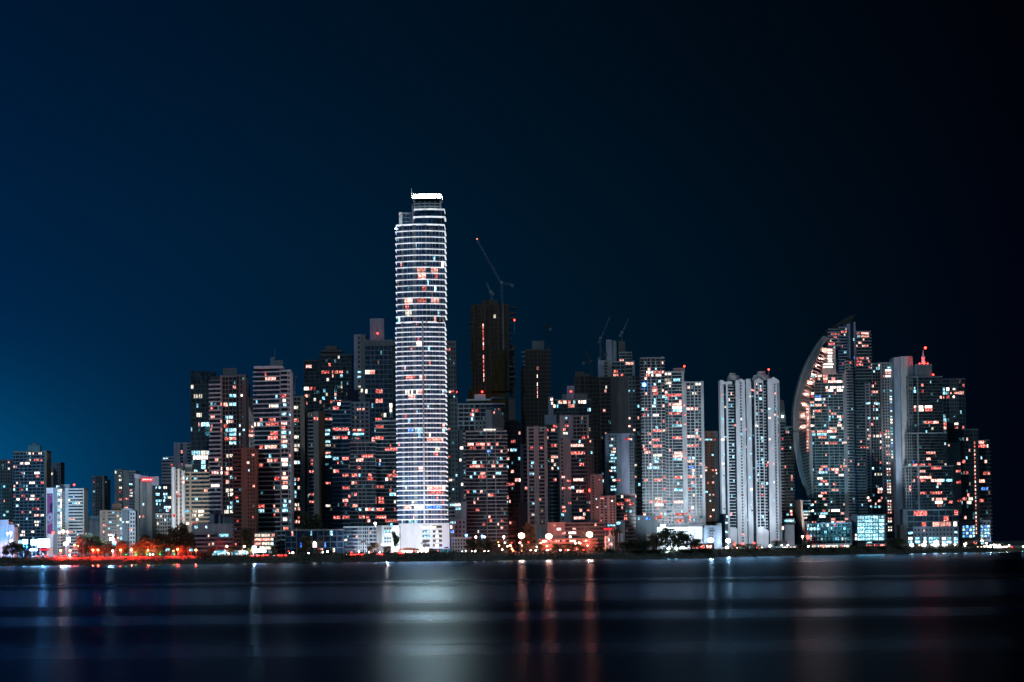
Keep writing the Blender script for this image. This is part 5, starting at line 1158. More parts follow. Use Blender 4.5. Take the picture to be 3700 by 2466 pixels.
for x, w, h, c_ in ((165, 66, 20, 'W'), (270, 60, 30, 'W'), (215, 24, 22, 'P'), (125, 20, 18, 'P'), (390, 80, 18, 'N')):
    p = cP('E', x, 1424 if c_ != 'N' else 1437, b.Y); k_ = CROPS['E'][2] * b.Y / FPX
    b.lits.append((p.x - b.ox(), -1.3 if c_ == 'N' else -.8, max(h * k_ / 2 + .2, p.z - GZ), w * k_, h * k_, 0, c_))
b.done()
b = Building('house', 'small white two-storey house with blue corner lights right of the white base', 2275)
b.block('G', 70, 218, 1282, [(1, 'p', 'white', 7, .5)], cap='blueg', st=28, dep=10, bh=.8); b.block('G', 54, 84, 1178, [(1, 'w', 'blueg')], cap=None, dy=14, dep=8)
b.lit('G', '66 1207 10 W,66 1240 10 B,68 1280 10 B,62 1300 8 B,80 1230 6 B'); b.done()
b = Building('service_block', 'dim teal stepped block between the white tower base and the dark front tower', 2380)
b.block('G', 44, 180, 1010, [(.35, 's', 'teal'), (1, 'w', 'teal')], cap='teal', st=30); b.block('G', 60, 178, 1140, [(1, 'p', 'blueg', 4)], cap='blueg', dy=-4)
b.lit('G', '110 1000 50 P,100 1035 60 C,65 1025 18 C,95 1140 10 C,65 1140 24 C,120 1048 40 C'); b.done()
b = Building('shop_row', 'red-lit low shop on the quay in front of the white podium', 2250)
b.block('I', 446, 604, 1358, [(1, 's', 'brown')], cap='brown', sh=4, dep=8); b.lit('I', '470 1365 30 R,515 1365 50 R,570 1362 40 R,480 1378 20 P'); b.done()
b = Building('apartment_block', 'dark unlit block with slim pier behind the quay trees', 2360)
b.block('I', 70, 212, 1168, [(1, 'w', 'mid')], cap='mid'); b.block('I', 145, 176, 1296, [(1, 'w', 'pink')], cap=None, dy=-6); b.lit('I', '92 1185 8 C,216 1190 10 R,150 1165 30 B'); b.done()
b = Building('boathouse', 'low lit waterfront shed behind bushes at the foot of the right twin tower', 2470)
b.block('J', 470, 640, 1358, [(1, 's', 'conc')], cap='conc', sh=4, dep=8); b.block('J', 44, 140, 1372, [(1, 's', 'white')], cap='white', sh=4, dep=8, dy=-40)
b.lit('J', '555 1368 44 W,600 1362 20 W,490 1362 20 C,520 1370 14 C,625 1372 16 W,510 1375 10 B'); b.done()

# ------------------------------------------------------------------ lamps
def point(parent, loc, energy, col, r=.4):
    ld = bpy.data.lights.new('lamp_light', 'POINT'); ld.energy = energy; ld.color = col; ld.shadow_soft_size = r
    lo = bpy.data.objects.new('lamp_light', ld); COL.objects.link(lo); lo.parent = parent; lo.location = loc
    return lo
def down(parent, loc, energy, col, tilt=14):
    ld = bpy.data.lights.new('lamp_light', 'SPOT'); ld.energy = energy; ld.color = col; ld.shadow_soft_size = .4; ld.spot_size = rad(142); ld.spot_blend = .35
    lo = bpy.data.objects.new('lamp_light', ld); COL.objects.link(lo); lo.parent = parent; lo.location = loc; lo.rotation_euler = (rad(tilt), 0, 0)
    return lo
LAMPCOL = {'lamp_orange': (1, .028, .014), 'lamp_warm': (1, .42, .28), 'lamp_big': (1, .24, .15), 'lamp_white': (.85, .92, 1), 'lamp_red': (1, .03, .02), 'lamp_blue': (.06, .25, 1), 'lamp_teal': (.6, .95, .85)}
def lamp(px, py, label, mat, dy=24, r=.8, power=0, arms=0, group=None, name='street_lamp', fwd=0, big=False):
    Y = shoreY(px) + dy
    p = P(px, py, Y); h = max(1.2, p.z - GZ)
    t = root(name, label, 'street lamp', (p.x, Y, GZ), group)
    m = MB(); m.tube((0, 0, 0), (0, 0, h - r * .6), .17, .10, 8); m.tube((0, 0, 0), (0, 0, .8), .32, .26, 8)
    pole = link('pole', m.mesh('pole', 'metal'), t)
    if arms:
        m = MB(); m.tube((0, 0, h - .4), (arms * 2.2, 0, h + .25), .08, .06, 6); link('arm', m.mesh('arm', 'metal'), t)
    ax = arms * 2.2
    m = MB(); m.ball((ax, 0, h), r, .8, 12, 8); hd = link('lamp_globe', m.mesh('lamp_globe', mat), t)
    m = MB(); m.tube((ax, 0, h + r * .7), (ax, 0, h + r * .95), r * .5, r * .2, 8); link('lamp_cap', m.mesh('lamp_cap', 'metal'), t)
    if power and big: point(t, (ax, -r - .3 - fwd, h - .2), power, LAMPCOL[mat], .5)
    elif power and mat == 'lamp_orange':
        point(t, (ax, r + .35, h - .3), power * .72, LAMPCOL[mat], .3)
        down(t, (ax, -.2, h - r - .25), power * .8, LAMPCOL[mat], -24)
    elif power: down(t, (ax, -.2, h - r - .25), power, LAMPCOL[mat])
    return t
G1 = 'orange lamps along the left promenade'
lamp(219, 1990, 'orange promenade lamp below the white light cluster, left of its pair', 'lamp_orange', 20, .75, 26000, group=G1)
lamp(253, 1990, 'orange promenade lamp just right of the first orange lamp by the red road', 'lamp_orange', 22, .8, 26000, group=G1)
lamp(336, 1988, 'orange lamp at the left of the close pair before the dark trees', 'lamp_orange', 20, .8, 30000, group=G1)
lamp(354, 1988, 'orange lamp at the right of the close pair before the dark trees', 'lamp_orange', 26, .7, 26000, group=G1)
lamp(436, 1988, 'orange lamp right of the small lit steeple kiosk', 'lamp_orange', 20, .8, 30000, group=G1)
lamp(475, 1987, 'orange lamp at the left side of the big red-lit tree', 'lamp_orange', 21, .8, 34000, group=G1)
lamp(528, 1989, 'orange lamp half inside the right side of the big red-lit tree', 'lamp_orange', 25, .6, 30000, arms=.6, group=G1)
lamp(621, 1991, 'short orange lamp with bent arm left of the red playground arches', 'lamp_orange', 20, .5, 9000, arms=.5, group=G1)
lamp(642, 1986, 'orange lamp right of the bent-arm lamp under red-lit leaves', 'lamp_orange', 24, .7, 30000, group=G1)
lamp(708, 1988, 'orange lamp beside the blue-lit kiosk and dark bush', 'lamp_orange', 24, .8, 26000, group=G1)
lamp(812, 1975, 'double-headed white lamp above the left half of the glass promenade pavilion', 'lamp_warm', 30, .7, 16000, arms=.7)
lamp(875, 1975, 'double-headed white lamp above the right end of the glass promenade pavilion', 'lamp_warm', 30, .7, 16000, arms=.7)
lamp(228, 1921, 'tall bright pink-white mast light in front of the lit glass stair', 'lamp_warm', 90, 1.3, 16000, fwd=2, big=True)
lamp(243, 1922, 'small pink lamp right of the tall mast light', 'lamp_warm', 94, .6, 8000)
lamp(214, 1924, 'small pink lamp left of the tall mast light', 'lamp_warm', 94, .7, 8000)
lamp(192, 1925, 'round red lamp below the purple banner', 'lamp_red', 92, 1.0, 20000)
lamp(39, 1926, 'larger red-haloed lamp before the white hall', 'lamp_warm', 70, .9, 30000)
lamp(27, 1928, 'smaller red-haloed lamp before the white hall', 'lamp_warm', 72, .6, 8000)
lamp(238, 1966, 'dazzling white lamp among the trees left of the beige flats', 'lamp_white', 60, 1.7, 9000, fwd=2, big=True)
lamp(269, 1970, 'first of two red-orange lamps in the trees', 'lamp_orange', 55, .7, 16000)
lamp(280, 1973, 'second of two red-orange lamps in the trees', 'lamp_orange', 55, .8, 16000)
lamp(252, 2011, 'low white lamp at the end of the red road', 'lamp_white', 19, .6, 4000)
lamp(407, 1991, 'white globe lamp under the small lit steeple kiosk', 'lamp_white', 22, .6, 3000)
G2 = 'big orange street lamps of the terraced seafront'
for px, py, lb in ((1884, 1936, 'big orange street lamp at the left end of the terraced seafront'), (1983, 1939, 'big orange street lamp in the middle of the terraced seafront'),
                   (2130, 1932, 'big orange street lamp at the right end of the terraced seafront')):
    t = lamp(px, py, lb, 'lamp_big', 44, 2.3, 20000, group=G2, fwd=2, big=True); point(t, (0, 2.6, 5), 42000, (1, .11, .05), .6)
lamp(2568, 1953, 'dazzling white lamp at the right corner of the white podium', 'lamp_white', 60, 2.1, 16000, fwd=2, big=True)
lamp(2631, 1955, 'dazzling white lamp at the foot of the left twin tower', 'lamp_white', 70, 1.9, 16000, fwd=2, big=True)
lamp(2627, 1982, 'low white lamp under the lamp of the left twin tower', 'lamp_white', 40, 1.2, 20000)
lamp(2416, 1988, 'left of two small teal-white lamps on the dark quay', 'lamp_teal', 14, 1.0, 9000)
lamp(2444, 1988, 'right of two small teal-white lamps on the dark quay', 'lamp_teal', 14, .95, 9000)
G3 = 'white lamps under the stepped tower'
for px, py, r, lb in ((3294, 1986, 1.7, 'white shore lamp under the left corner of the stepped tower'), (3338, 1987, 1.7, 'white shore lamp under the left middle of the stepped tower'),
                      (3380, 1986, 1.7, 'white shore lamp under the right middle of the stepped tower'), (3411, 1986, 1.5, 'white shore lamp under the right corner of the stepped tower'),
                      (3487, 1985, 1.1, 'white shore lamp before the sandy pavilion')):
    lamp(px, py, lb, 'lamp_white', 16, r, 12000, group=G3, fwd=1)
lamp(3451, 1985, 'small shore lamp between the stepped tower and the sandy pavilion', 'lamp_warm', 16, .8, 6000)
lamp(3549, 1956, 'teal-white lamp at the foot of the last dark tower', 'lamp_teal', 30, 1.2, 20000)
lamp(1685, 1935, 'blue lamp at the left foot of the dark front tower', 'lamp_blue', 110, 1.0, 30000, fwd=1)
for px, py, mt_, lb in ((1719, 1941, 'lamp_warm', 'pink lamp under the left half of the dark front tower'), (1751, 1941, 'lamp_warm', 'pink lamp under the right half of the dark front tower'),
                        (1742, 1937, 'lamp_blue', 'tiny blue-white lamp between two pink lamps'), (1820, 1940, 'lamp_warm', 'pink lamp left of the first big orange street lamp'),
                        (1136, 1961, 'lamp_warm', 'round pink lamp beside the dark tree of the blue parking deck'), (1058, 2014, 'lamp_warm', 'short pale lamp post at the left end of the parking deck')):
    lamp(px, py, lb, mt_, 100 if py < 1950 else 60 if py < 2000 else 22, .8, 8000)
lamp(1356, 1892, 'white floodlight on the roof corner left of the bright tower', 'lamp_white', 70, .9, 20000)
for i, (px, py, c_) in enumerate(((2742, 1975, 'lamp_white'), (2782, 1973, 'lamp_white'), (2824, 1972, 'lamp_white'), (2847, 1972, 'lamp_white'), (2872, 1984, 'lamp_white'), (2921, 1984, 'lamp_teal'), (2900, 1939, 'lamp_warm'),
                                  (3065, 1978, 'lamp_white'), (2655, 1966, 'lamp_red'), (2682, 1966, 'lamp_red'), (2725, 1963, 'lamp_red'))):
    where = ('on the shore below the right twin tower', 'left of the waterfront shed tree', 'right of the waterfront shed tree', 'before the waterfront shed', 'at the right end of the waterfront shed', 'under the palm of the glass podium',
             'on the leaning grey pier', 'at the right end of the glass podium shops', 'at the left foot of the left twin tower', 'at the middle foot of the left twin tower', 'between the feet of the twin towers')[i]
    lamp(px, py, 'small %s lamp %s' % ({'lamp_white': 'white', 'lamp_teal': 'teal', 'lamp_warm': 'pink', 'lamp_red': 'red'}[c_], where), c_, 40, .8, 9000)

# floodlights washing the white walls
def flood(px, py, dy, tgt, energy, col, label, ang=75):
    Y = shoreY(px) + dy; p = P(px, py, Y); h = max(2.0, p.z - GZ)
    t = root('floodlight', label, 'floodlight', (p.x, Y, GZ))
    m = MB(); m.tube((0, 0, 0), (0, 0, h), .14, .1, 6); link('pole', m.mesh('pole', 'metal'), t)
    m = MB(); m.box(-.5, .5, -.3, .3, h, h + .6); link('lamp_housing', m.mesh('lamp_housing', 'metal'), t)
    m = MB(); m.box(-.42, .42, .31, .36, h + .08, h + .52); link('lamp_lens', m.mesh('lamp_lens', 'lamp_white'), t)
    ld = bpy.data.lights.new('flood_light', 'SPOT'); ld.energy = energy; ld.color = col; ld.spot_size = rad(ang); ld.spot_blend = .8; ld.shadow_soft_size = .6
    lo = bpy.data.objects.new('flood_light', ld); COL.objects.link(lo); lo.parent = t; lo.location = (0, .6, h + .3)
    d = Vector(tgt) - (Vector((p.x, Y, GZ)) + Vector((0, .6, h + .3)))
    lo.rotation_euler = d.to_track_quat('-Z', 'Y').to_euler()
WT = (.84, .93, 1)
flood(1475, 1985, 70, P(1478, 1920, 2342), 100000, WT, 'floodlight aimed at the left part of the white tower base', 80)
flood(1560, 1985, 70, P(1560, 1930, 2342), 30000, WT, 'floodlight aimed at the middle of the white tower base', 80)
flood(1500, 1990, 60, P(1520, 1700, 2350), 190000, WT, 'floodlight aimed up the left face of the bright tower', 40)
flood(1585, 1990, 60, P(1570, 1600, 2350), 190000, WT, 'floodlight aimed up the right face of the bright tower', 40)
flood(1370, 1990, 55, P(1395, 1935, 2310), 26000, WT, 'floodlight before the grey-white service block')
flood(1290, 1990, 60, P(1300, 1930, 2330), 36000, (.75, .82, 1), 'floodlight before the white-banded low block')
flood(2500, 1985, 200, P(2490, 1930, 2470), 130000, WT, 'floodlight on the white podium by the quay trees')
flood(2400, 1985, 200, P(2420, 1700, 2500), 300000, (.85, .93, 1), 'floodlight aimed up the white-gridded tower', 60)
flood(2660, 1985, 40, P(2660, 1800, 2490), 30000, (.85, .9, 1), 'floodlight aimed up the left twin tower', 70)
flood(2760, 1985, 40, P(2760, 1800, 2490), 30000, (.85, .9, 1), 'floodlight aimed up the right twin tower', 70)
flood(2560, 1925, 14, P(2710, 1640, 2490), 1100000, (.82, .88, 1), 'added tall quay floodlight turned to the twin towers', 46)  # added fill lamp, lights the twins evenly from afar
flood(2380, 1905, 14, P(2440, 1700, 2500), 620000, (.75, .9, 1), 'added tall quay floodlight turned to the white-gridded tower', 34)  # added fill lamp, brightens the gridded tower
flood(170, 1935, 20, P(90, 1730, 2650), 1300000, (.25, .62, 1), 'added blue floodlight behind the billboards turned to the far left towers', 20)  # added fill lamp, tints the far left facades in place of haze
flood(300, 1920, 20, P(480, 1760, 2560), 330000, (.45, .75, 1), 'added blue-white floodlight turned to the towers behind the beige flats', 34)  # added fill lamp, cools the facades behind the flats
flood(2990, 1985, 14, P(3050, 1600, 2700), 330000, (.45, .8, 1), 'cyan floodlight on the shore below the glowing podium', 40)
flood(3330, 1990, 10, P(3330, 1800, 2720), 70000, (.45, .75, 1), 'blue-white floodlight below the stepped tower', 60)
flood(3215, 1985, 60, P(3255, 1520, 2740), 560000, (1, .97, .95), 'floodlight aimed up the plain grey slab tower', 44)
flood(2890, 1985, 60, P(2905, 1600, 2680), 240000, (1, .80, .7), 'floodlight aimed up the curved ribbed edge of the sail tower', 40)
flood(20, 1985, 40, P(14, 1920, 2310), 11000, (.9, .92, 1), 'floodlight before the white hall')
flood(290, 1985, 160, P(280, 1850, 2500), 190000, (1, .96, .9), 'floodlight aimed at the white mid-rise')
flood(420, 1985, 90, P(420, 1920, 2400), 70000, (1, .92, .85), 'floodlight aimed at the beige low-rise flats')
flood(640, 1985, 180, P(640, 1750, 2480), 230000, (1, .95, .9), 'floodlight aimed up the tower of rounded white columns', 60)

# ------------------------------------------------------------------ trees
def tree_mesh(seed, W, H, n, leafmat, spread=.5):
    r = random.Random(seed); m = MB()
    blobs = []
    for i in range(max(5, int(n / 60))):
        a = r.uniform(0, 6.283); q = r.uniform(0, 1) ** .6 * W * .36
        blobs.append((math.cos(a) * q, math.sin(a) * q, H * (.52 + r.uniform(-.20, .30)), W * r.uniform(.14, .26)))
    for i in range(n):
        bx, by, bz, br = r.choice(blobs)
        d = Vector((r.gauss(0, 1), r.gauss(0, 1), r.gauss(0, .8))).normalized() * br * r.uniform(.55, 1.12)
        c = Vector((bx, by, bz)) + d
        s_ = r.uniform(.28, .65)
        u = Vector((r.gauss(0, 1), r.gauss(0, 1), r.gauss(0, 1))).normalized(); v = u.orthogonal().normalized()
        w = u.cross(v)
        b = len(m.v)
        m.v += [tuple(c + v * s_), tuple(c + w * s_ * .7), tuple(c - v * s_), tuple(c - w * s_ * .7)]
        m.f.append((b, b + 1, b + 2, b + 3)); m.mi.append(0)
    t = MB()
    t.tube((0, 0, -.3), (.1, 0, H * .42), W * .028 + .12, W * .018 + .07, 7)
    for bx, by, bz, br in blobs[:6]: t.tube((.1, 0, H * .36), (bx * .8, by * .8, bz), .12, .05, 5)
    return m.mesh('crown', leafmat), t.mesh('trunk', 'bark')
PROTO = {}
for i, lm in enumerate(('leaf_dark', 'leaf_dark', 'leaf_mid', 'leaf_mid', 'leaf_dry')):
    PROTO[i] = tree_mesh(20 + i, 10.0, 10.0, 900, lm)
def tree(px, top, wpx, label, kind, dy=30, group=None, base=GZ, name='tree'):
    Y = shoreY(px) + dy; p = P(px, top, Y); h = max(2.0, p.z - base); w = wpx * Y / FPX
    t = root(name, label, 'tree', (p.x, Y, base), group)
    cm, tm = PROTO[kind]
    c = link('crown', cm, t); k = link('trunk', tm, t)
    for o in (c, k): o.scale = (w / 9.0, w / 9.0, h / 9.2); o.rotation_euler = (0, 0, random.uniform(0, 6.28))
    return t
TG = 'trees along the left park'
TREES = [
 (22, 1972, 30, 'dark bush-like tree below the white hall', 0, 36), (46, 1962, 44, 'tree lit blue left of the glowing billboards', 1, 40), (72, 1966, 40, 'tree lit teal among the glowing billboards', 2, 42),
 (96, 1985, 30, 'small dark tree under the billboards', 1, 30), (292, 1940, 44, 'dark tree with light specks behind the dazzling white lamp', 1, 62), (318, 1934, 54, 'broad dark tree right of the dazzling white lamp', 0, 58),
 (350, 1944, 50, 'dark tree left of the beige low-rise flats', 1, 54), (378, 1956, 44, 'dark tree under the left edge of the beige flats', 0, 50), (300, 1962, 46, 'low dark tree between the red-orange lamps and the lamp pair', 0, 40),
 (340, 1972, 44, 'red-lit tree behind the close lamp pair', 2, 30), (365, 1975, 36, 'red-lit bush right of the close lamp pair', 2, 32), (398, 1968, 40, 'dark red tree behind the white globe lamp', 2, 36),
 (437, 1962, 38, 'red-lit tree behind the lamp by the steeple kiosk', 2, 30), (452, 1958, 34, 'dark tree just right of the steeple kiosk', 0, 42), (500, 1960, 56, 'left half of the big red-lit tree pair', 2, 32),
 (540, 1948, 66, 'tallest of the red-lit park trees', 2, 34), (570, 1966, 44, 'red-lit tree at the right flank of the tallest one', 2, 30), (520, 1938, 50, 'dark tree rising behind the left red-lit tree', 0, 60),
 (575, 1935, 56, 'dark tree behind the right red-lit tree', 1, 62), (612, 1936, 50, 'dark tree left of the large dark tree', 0, 56), (636, 1912, 60, 'large dark tree before the tower of rounded columns', 0, 70),
 (662, 1900, 56, 'highest dark tree below the tower of rounded columns', 1, 76), (690, 1928, 44, 'dark tree at the right of the highest dark one', 0, 66), (612, 1966, 40, 'red-tinged tree left of the bent-arm lamp', 2, 36),
 (650, 1972, 40, 'red-lit tree behind the bent-arm lamp', 2, 32), (680, 1976, 36, 'red-lit tree near the blue-lit kiosk', 2, 32), (728, 1992, 32, 'dry yellowish bush left of the glass pavilion', 4, 14),
 (748, 2000, 26, 'small dry bush touching the glass pavilion', 4, 12), (762, 1982, 30, 'grey-green tree behind the left end of the pavilion', 3, 40), (835, 1980, 34, 'tree behind the middle of the glass pavilion', 3, 40),
 (894, 1915, 46, 'tall dark tree left of the warm four-storey building', 0, 62), (884, 1955, 40, 'lower tree left of the warm four-storey building', 3, 50), (905, 1975, 34, 'cyan-lit tree at the right end of the pavilion', 3, 38),
 (990, 1975, 26, 'small tree right of the warm four-storey building', 0, 45), (1108, 1940, 40, 'dark round tree in front of the blue parking deck', 0, 60), (1085, 1978, 36, 'low dark tree at the left of the parking deck', 0, 40),
 (1150, 1988, 40, 'low dark tree right of the round parking-deck tree', 1, 38), (1190, 1990, 40, 'low dark tree before the right part of the parking deck', 0, 38), (1100, 1860, 46, 'dark roof-garden tree above the parking deck', 0, 120),
 (1140, 1870, 44, 'second dark roof-garden tree above the parking deck', 1, 122), (1345, 1962, 38, 'olive tree among the palms before the white-banded block', 4, 40), (1395, 1975, 36, 'pink-lit tree before the service block', 4, 34),
 (1430, 1918, 26, 'grey tree throwing a shadow on the left edge of the white base', 3, 66), (1700, 1950, 44, 'dark tree right of the small white house', 0, 50), (1735, 1956, 44, 'dark tree under the left part of the dark front tower', 1, 46),
 (1768, 1950, 46, 'dark tree under the middle of the dark front tower', 0, 50), (1802, 1955, 44, 'dark tree under the right part of the dark front tower', 1, 46), (1835, 1962, 42, 'dark tree left of the first big orange lamp', 0, 40),
 (1912, 1898, 50, 'cone-shaped dark tree above the first big orange lamp', 0, 90), (1905, 1968, 38, 'orange-lit tree below the first big orange lamp', 4, 30), (1940, 1970, 40, 'orange-lit tree between the first two big lamps', 4, 30),
 (2015, 1968, 44, 'orange-lit tree right of the middle big lamp', 4, 30), (2055, 1970, 42, 'orange-lit tree between the last two big lamps', 4, 30), (2100, 1968, 40, 'orange-lit tree below the last big lamp', 4, 30),
 (2165, 1975, 44, 'dark tree left of the porticoed villa', 0, 24), (2225, 1918, 40, 'dark narrow tree behind the porticoed villa', 0, 90), (2205, 1985, 40, 'low dark tree hiding the foot of the villa', 0, 16),
 (2250, 1962, 54, 'black-green tree right of the villa', 1, 22), (2290, 1955, 60, 'black-green tree at the left of the quay', 0, 24), (2330, 1958, 56, 'black-green tree before the dark unlit block', 1, 22),
 (2372, 1930, 64, 'high quay tree at the left edge of the white podium', 0, 30), (2412, 1916, 64, 'highest quay tree before the white podium', 1, 34), (2448, 1922, 56, 'quay tree just right of the highest one', 0, 32),
 (2482, 1936, 56, 'sloping quay tree before the podium wall', 1, 30), (2512, 1950, 50, 'lower quay tree left of the red-lit shop', 0, 28), (2300, 1988, 60, 'low bushy tree at the waterline of the quay', 0, 12),
 (2360, 1990, 60, 'low bushy tree under the teal lamps', 1, 11), (2480, 1992, 60, 'low bushy tree right of the teal lamps', 0, 11), (2540, 1996, 56, 'low bushy tree at the quay end', 1, 11),
 (2618, 1992, 40, 'pale lit bush at the shore step', 4, 12), (2668, 1968, 46, 'dry lit tree before the left twin tower', 4, 20), (2702, 1966, 50, 'dry lit tree before the gap of the twins', 4, 20), (2732, 1966, 34, 'dry lit tree left of the right twin foot', 4, 24),
 (2690, 1992, 56, 'low lit bush before the twin towers', 4, 12), (2803, 1955, 32, 'dark rounded tree before the right twin tower', 0, 30), (2760, 1992, 44, 'dark low bush under the right twin tower', 0, 12), (2830, 1990, 48, 'olive bush before the waterfront shed', 3, 12),
 (2868, 1962, 28, 'small dark tree right of the waterfront shed', 0, 40), (2888, 1982, 34, 'olive bush left of the glass podium palm', 3, 14), (2940, 1994, 50, 'low hedge-like bush under the podium shops', 3, 10), (3000, 1996, 56, 'low hedge-like bush before the podium shops', 3, 10),
 (3082, 1975, 40, 'dark tree right of the podium shops', 0, 22), (3120, 1988, 50, 'low dark bush before the car park', 0, 12), (3180, 1986, 50, 'low dark bush at the right of the car park', 1, 12), (3222, 1952, 50, 'dark tree left of the stepped tower lamps', 0, 36),
 (3255, 1950, 44, 'dark tree under the plain slab tower', 1, 36), (3240, 1982, 50, 'low dark bush before the first white shore lamp', 0, 14), (3470, 1975, 26, 'small palm-like tree before the sandy pavilion', 3, 20), (3520, 1982, 30, 'small tree at the right of the sandy pavilion', 3, 20)]
for px, top, w, lb, k, dy in TREES:
    tree(px, top, w, lb, k, dy, base=GZ if dy >= 20 else 4.2)

def palm(px, top, wpx, label, dy=36, mat='leaf_dry'):
    Y = shoreY(px) + dy; p = P(px, top, Y); h = max(3, p.z - GZ - 1.2); R_ = wpx * Y / FPX / 2
    t = root('palm_tree', label, 'palm tree', (p.x, Y, GZ))
    m = MB(); m.tube((0, 0, -.2), (.25, 0, h * .5), .28, .2, 7); m.tube((.25, 0, h * .5), (.1, 0, h), .2, .16, 7); link('trunk', m.mesh('trunk', 'bark'), t)
    r = random.Random(px); m = MB()
    for i in range(15):
        a = i * 2.4; L_ = R_ * r.uniform(.85, 1.15); up = r.uniform(.1, .55); prev = None
        for k in range(7):
            s_ = k / 6; d = L_ * s_
            c = Vector((.1 + math.cos(a) * d, math.sin(a) * d, h + L_ * (up * 1.6 * s_ - (up + .75) * s_ * s_)))
            w_ = .42 * (1 - .75 * s_) * max(1, R_ / 3); n_ = Vector((-math.sin(a), math.cos(a), 0))
            q = (c + n_ * w_ - Vector((0, 0, w_ * .7)), c, c - n_ * w_ - Vector((0, 0, w_ * .7)))
            b = len(m.v); m.v += [tuple(z) for z in q]
            if k: m.f += [(b - 3, b - 2, b + 1, b), (b - 2, b - 1, b + 2, b + 1)]; m.mi += [0, 0]
    link('crown', m.mesh('crown', mat), t)
palm(1275, 1970, 22, 'small golden uplit palm before the white-banded block', 30); palm(1311, 1950, 26, 'tall palm left of the olive tree', 36); palm(1364, 1966, 24, 'palm at the right end of the white-banded block', 36)
palm(1533, 1953, 34, 'dark palm rising before the middle of the white tower base', 34, 'leaf_mid'); palm(1558, 1982, 24, 'lower palm right of the dark palm at the white base', 30, 'leaf_mid')
palm(1612, 1972, 22, 'palm at the right end of the pink restaurant', 40, 'leaf_mid'); palm(2914, 1955, 38, 'dark palm before the left corner of the glowing podium', 24, 'leaf_dark')
palm(3456, 1968, 22, 'palm between the stepped tower and the sandy pavilion', 24, 'leaf_mid')

# shore scrub: a continuous band of leaves along the bank
m = MB(); r = random.Random(9)
for i in range(15000):
    px = r.uniform(-60, 3740); d = r.uniform(2, 22); Y = shoreY(px) + d
    if 2574 < px < 2600: continue
    if 95 < px < 345 and d > 9 and r.random() < .85: continue
    if 335 < px < 700 and d > 8 and r.random() < .9: continue
    z = min(5.8, .5 + d * .33) + r.uniform(0, .9) ** 2 * 1.6
    if px > 3540: z = min(z, 3.2)
    c = Vector(((px - 1850) / FPX * Y, Y, z)); s_ = r.uniform(.3, .8)
    u = Vector((r.gauss(0, 1), r.gauss(0, 1), r.gauss(0, 1))).normalized(); v = u.orthogonal().normalized(); w = u.cross(v); b = len(m.v)
    m.v += [tuple(c + v * s_), tuple(c + w * s_ * .7), tuple(c - v * s_), tuple(c - w * s_ * .7)]; m.f.append((b, b + 1, b + 2, b + 3)); m.mi.append(0)
o = link('shore_scrub', m.mesh('shore_scrub', 'leaf_dark')); o['kind'] = 'stuff'; o['label'] = 'dark scrub and leaves covering the shore bank'; o['category'] = 'shrubbery'
# rocks of the shore
m = MB()
for i in range(900):
    px = r.uniform(-60, 3560); Y = shoreY(px) + r.uniform(-1, 5); s_ = r.uniform(.4, 1.1)
    m.ball(((px - 1850) / FPX * Y, Y, r.uniform(-.1, .9)), s_, .6, 5, 3)
o = link('shore_rocks', m.mesh('shore_rocks', 'rock')); o['kind'] = 'stuff'; o['label'] = 'rough stones along the waterline'; o['category'] = 'rocks'

# ------------------------------------------------------------------ glowing billboards and kiosks on the far left
def board(px0, px1, py0, py1, label, mat, dy, legs=2, frame='navy', name='billboard'):
    Y = shoreY(0) + dy; a_, c_ = P(px0, py1, Y), P(px1, py0, Y); cx = (a_.x + c_.x) / 2
    t = root(name, label, 'billboard', (cx, Y, GZ)); w = (c_.x - a_.x) / 2; z0, z1 = a_.z - GZ, c_.z - GZ
    m = MB(); m.box(-w - .3, w + .3, 0, .8, z0 - .3, z1 + .3); link('frame', m.mesh('frame', frame), t)
    m = MB(); m.box(-w, w, -.12, -.02, z0, z1); link('panel', m.mesh('panel', mat), t)
    for s_ in (-.6, .6)[:legs]:
        if z0 > .8:
            m = MB(); m.tube((s_ * w, .4, 0), (s_ * w, .4, z0 - .3), .2, .2, 6); link('post', m.mesh('post', 'metal'), t)
    return t
t = board(135, 180, 1948, 1978, 'big glowing white billboard under the blue grid-faced tower', 'sign_white', 64); point(t, (0, -3, 8), 50000, (.2, .5, 1))
t = board(112, 133, 1950, 1970, 'square white billboard left of the big one', 'sign_white', 62)
t = board(82, 100, 1950, 1966, 'small white-cyan billboard next to the teal-lit tree', 'sign_white', 60); point(t, (0, -3, 5), 40000, (.05, .55, .9))
t = board(36, 46, 1951, 1960, 'tiny white lit panel left of the blue trees', 'sign_white', 58, 1); point(t, (2, -4, 3), 30000, (.04, .25, 1))
t = board(66, 78, 1952, 1966, 'small cyan lit panel inside the blue trees', 'C', 58, 1); point(t, (0, -4, 2), 30000, (.04, .4, 1))
t = board(108, 135, 1984, 1991, 'long low cyan-white banner sign above the red road', 'sign_white', 30)
t = board(146, 173, 1984, 1990, 'red fascia sign above the red road', 'sign_red', 30)
t = board(92, 107, 1985, 1991, 'short blue sign left of the long low banner sign', 'sign_blue', 30)
t = board(240, 254, 1942, 1960, 'narrow white screen above the dazzling lamp', 'sign_white', 70)
t = board(178, 190, 1982, 1988, 'small pink lit sign right of the red fascia sign', 'P', 30)
t = board(2182, 2212, 1909, 1915, 'red strip sign above the porticoed villa', 'sign_red', 70)
t = board(2196, 2222, 1896, 1902, 'cyan lettering strip right of the red strip sign', 'C', 72)
t = board(1378, 1420, 1964, 1972, 'pink-white glowing canopy sign left of the white base', 'sign_white', 44); point(t, (0, -2, 6), 40000, (1, .5, .4))
t = board(925, 960, 1984, 1996, 'white glowing kiosk front under the warm four-storey building', 'sign_white', 40)
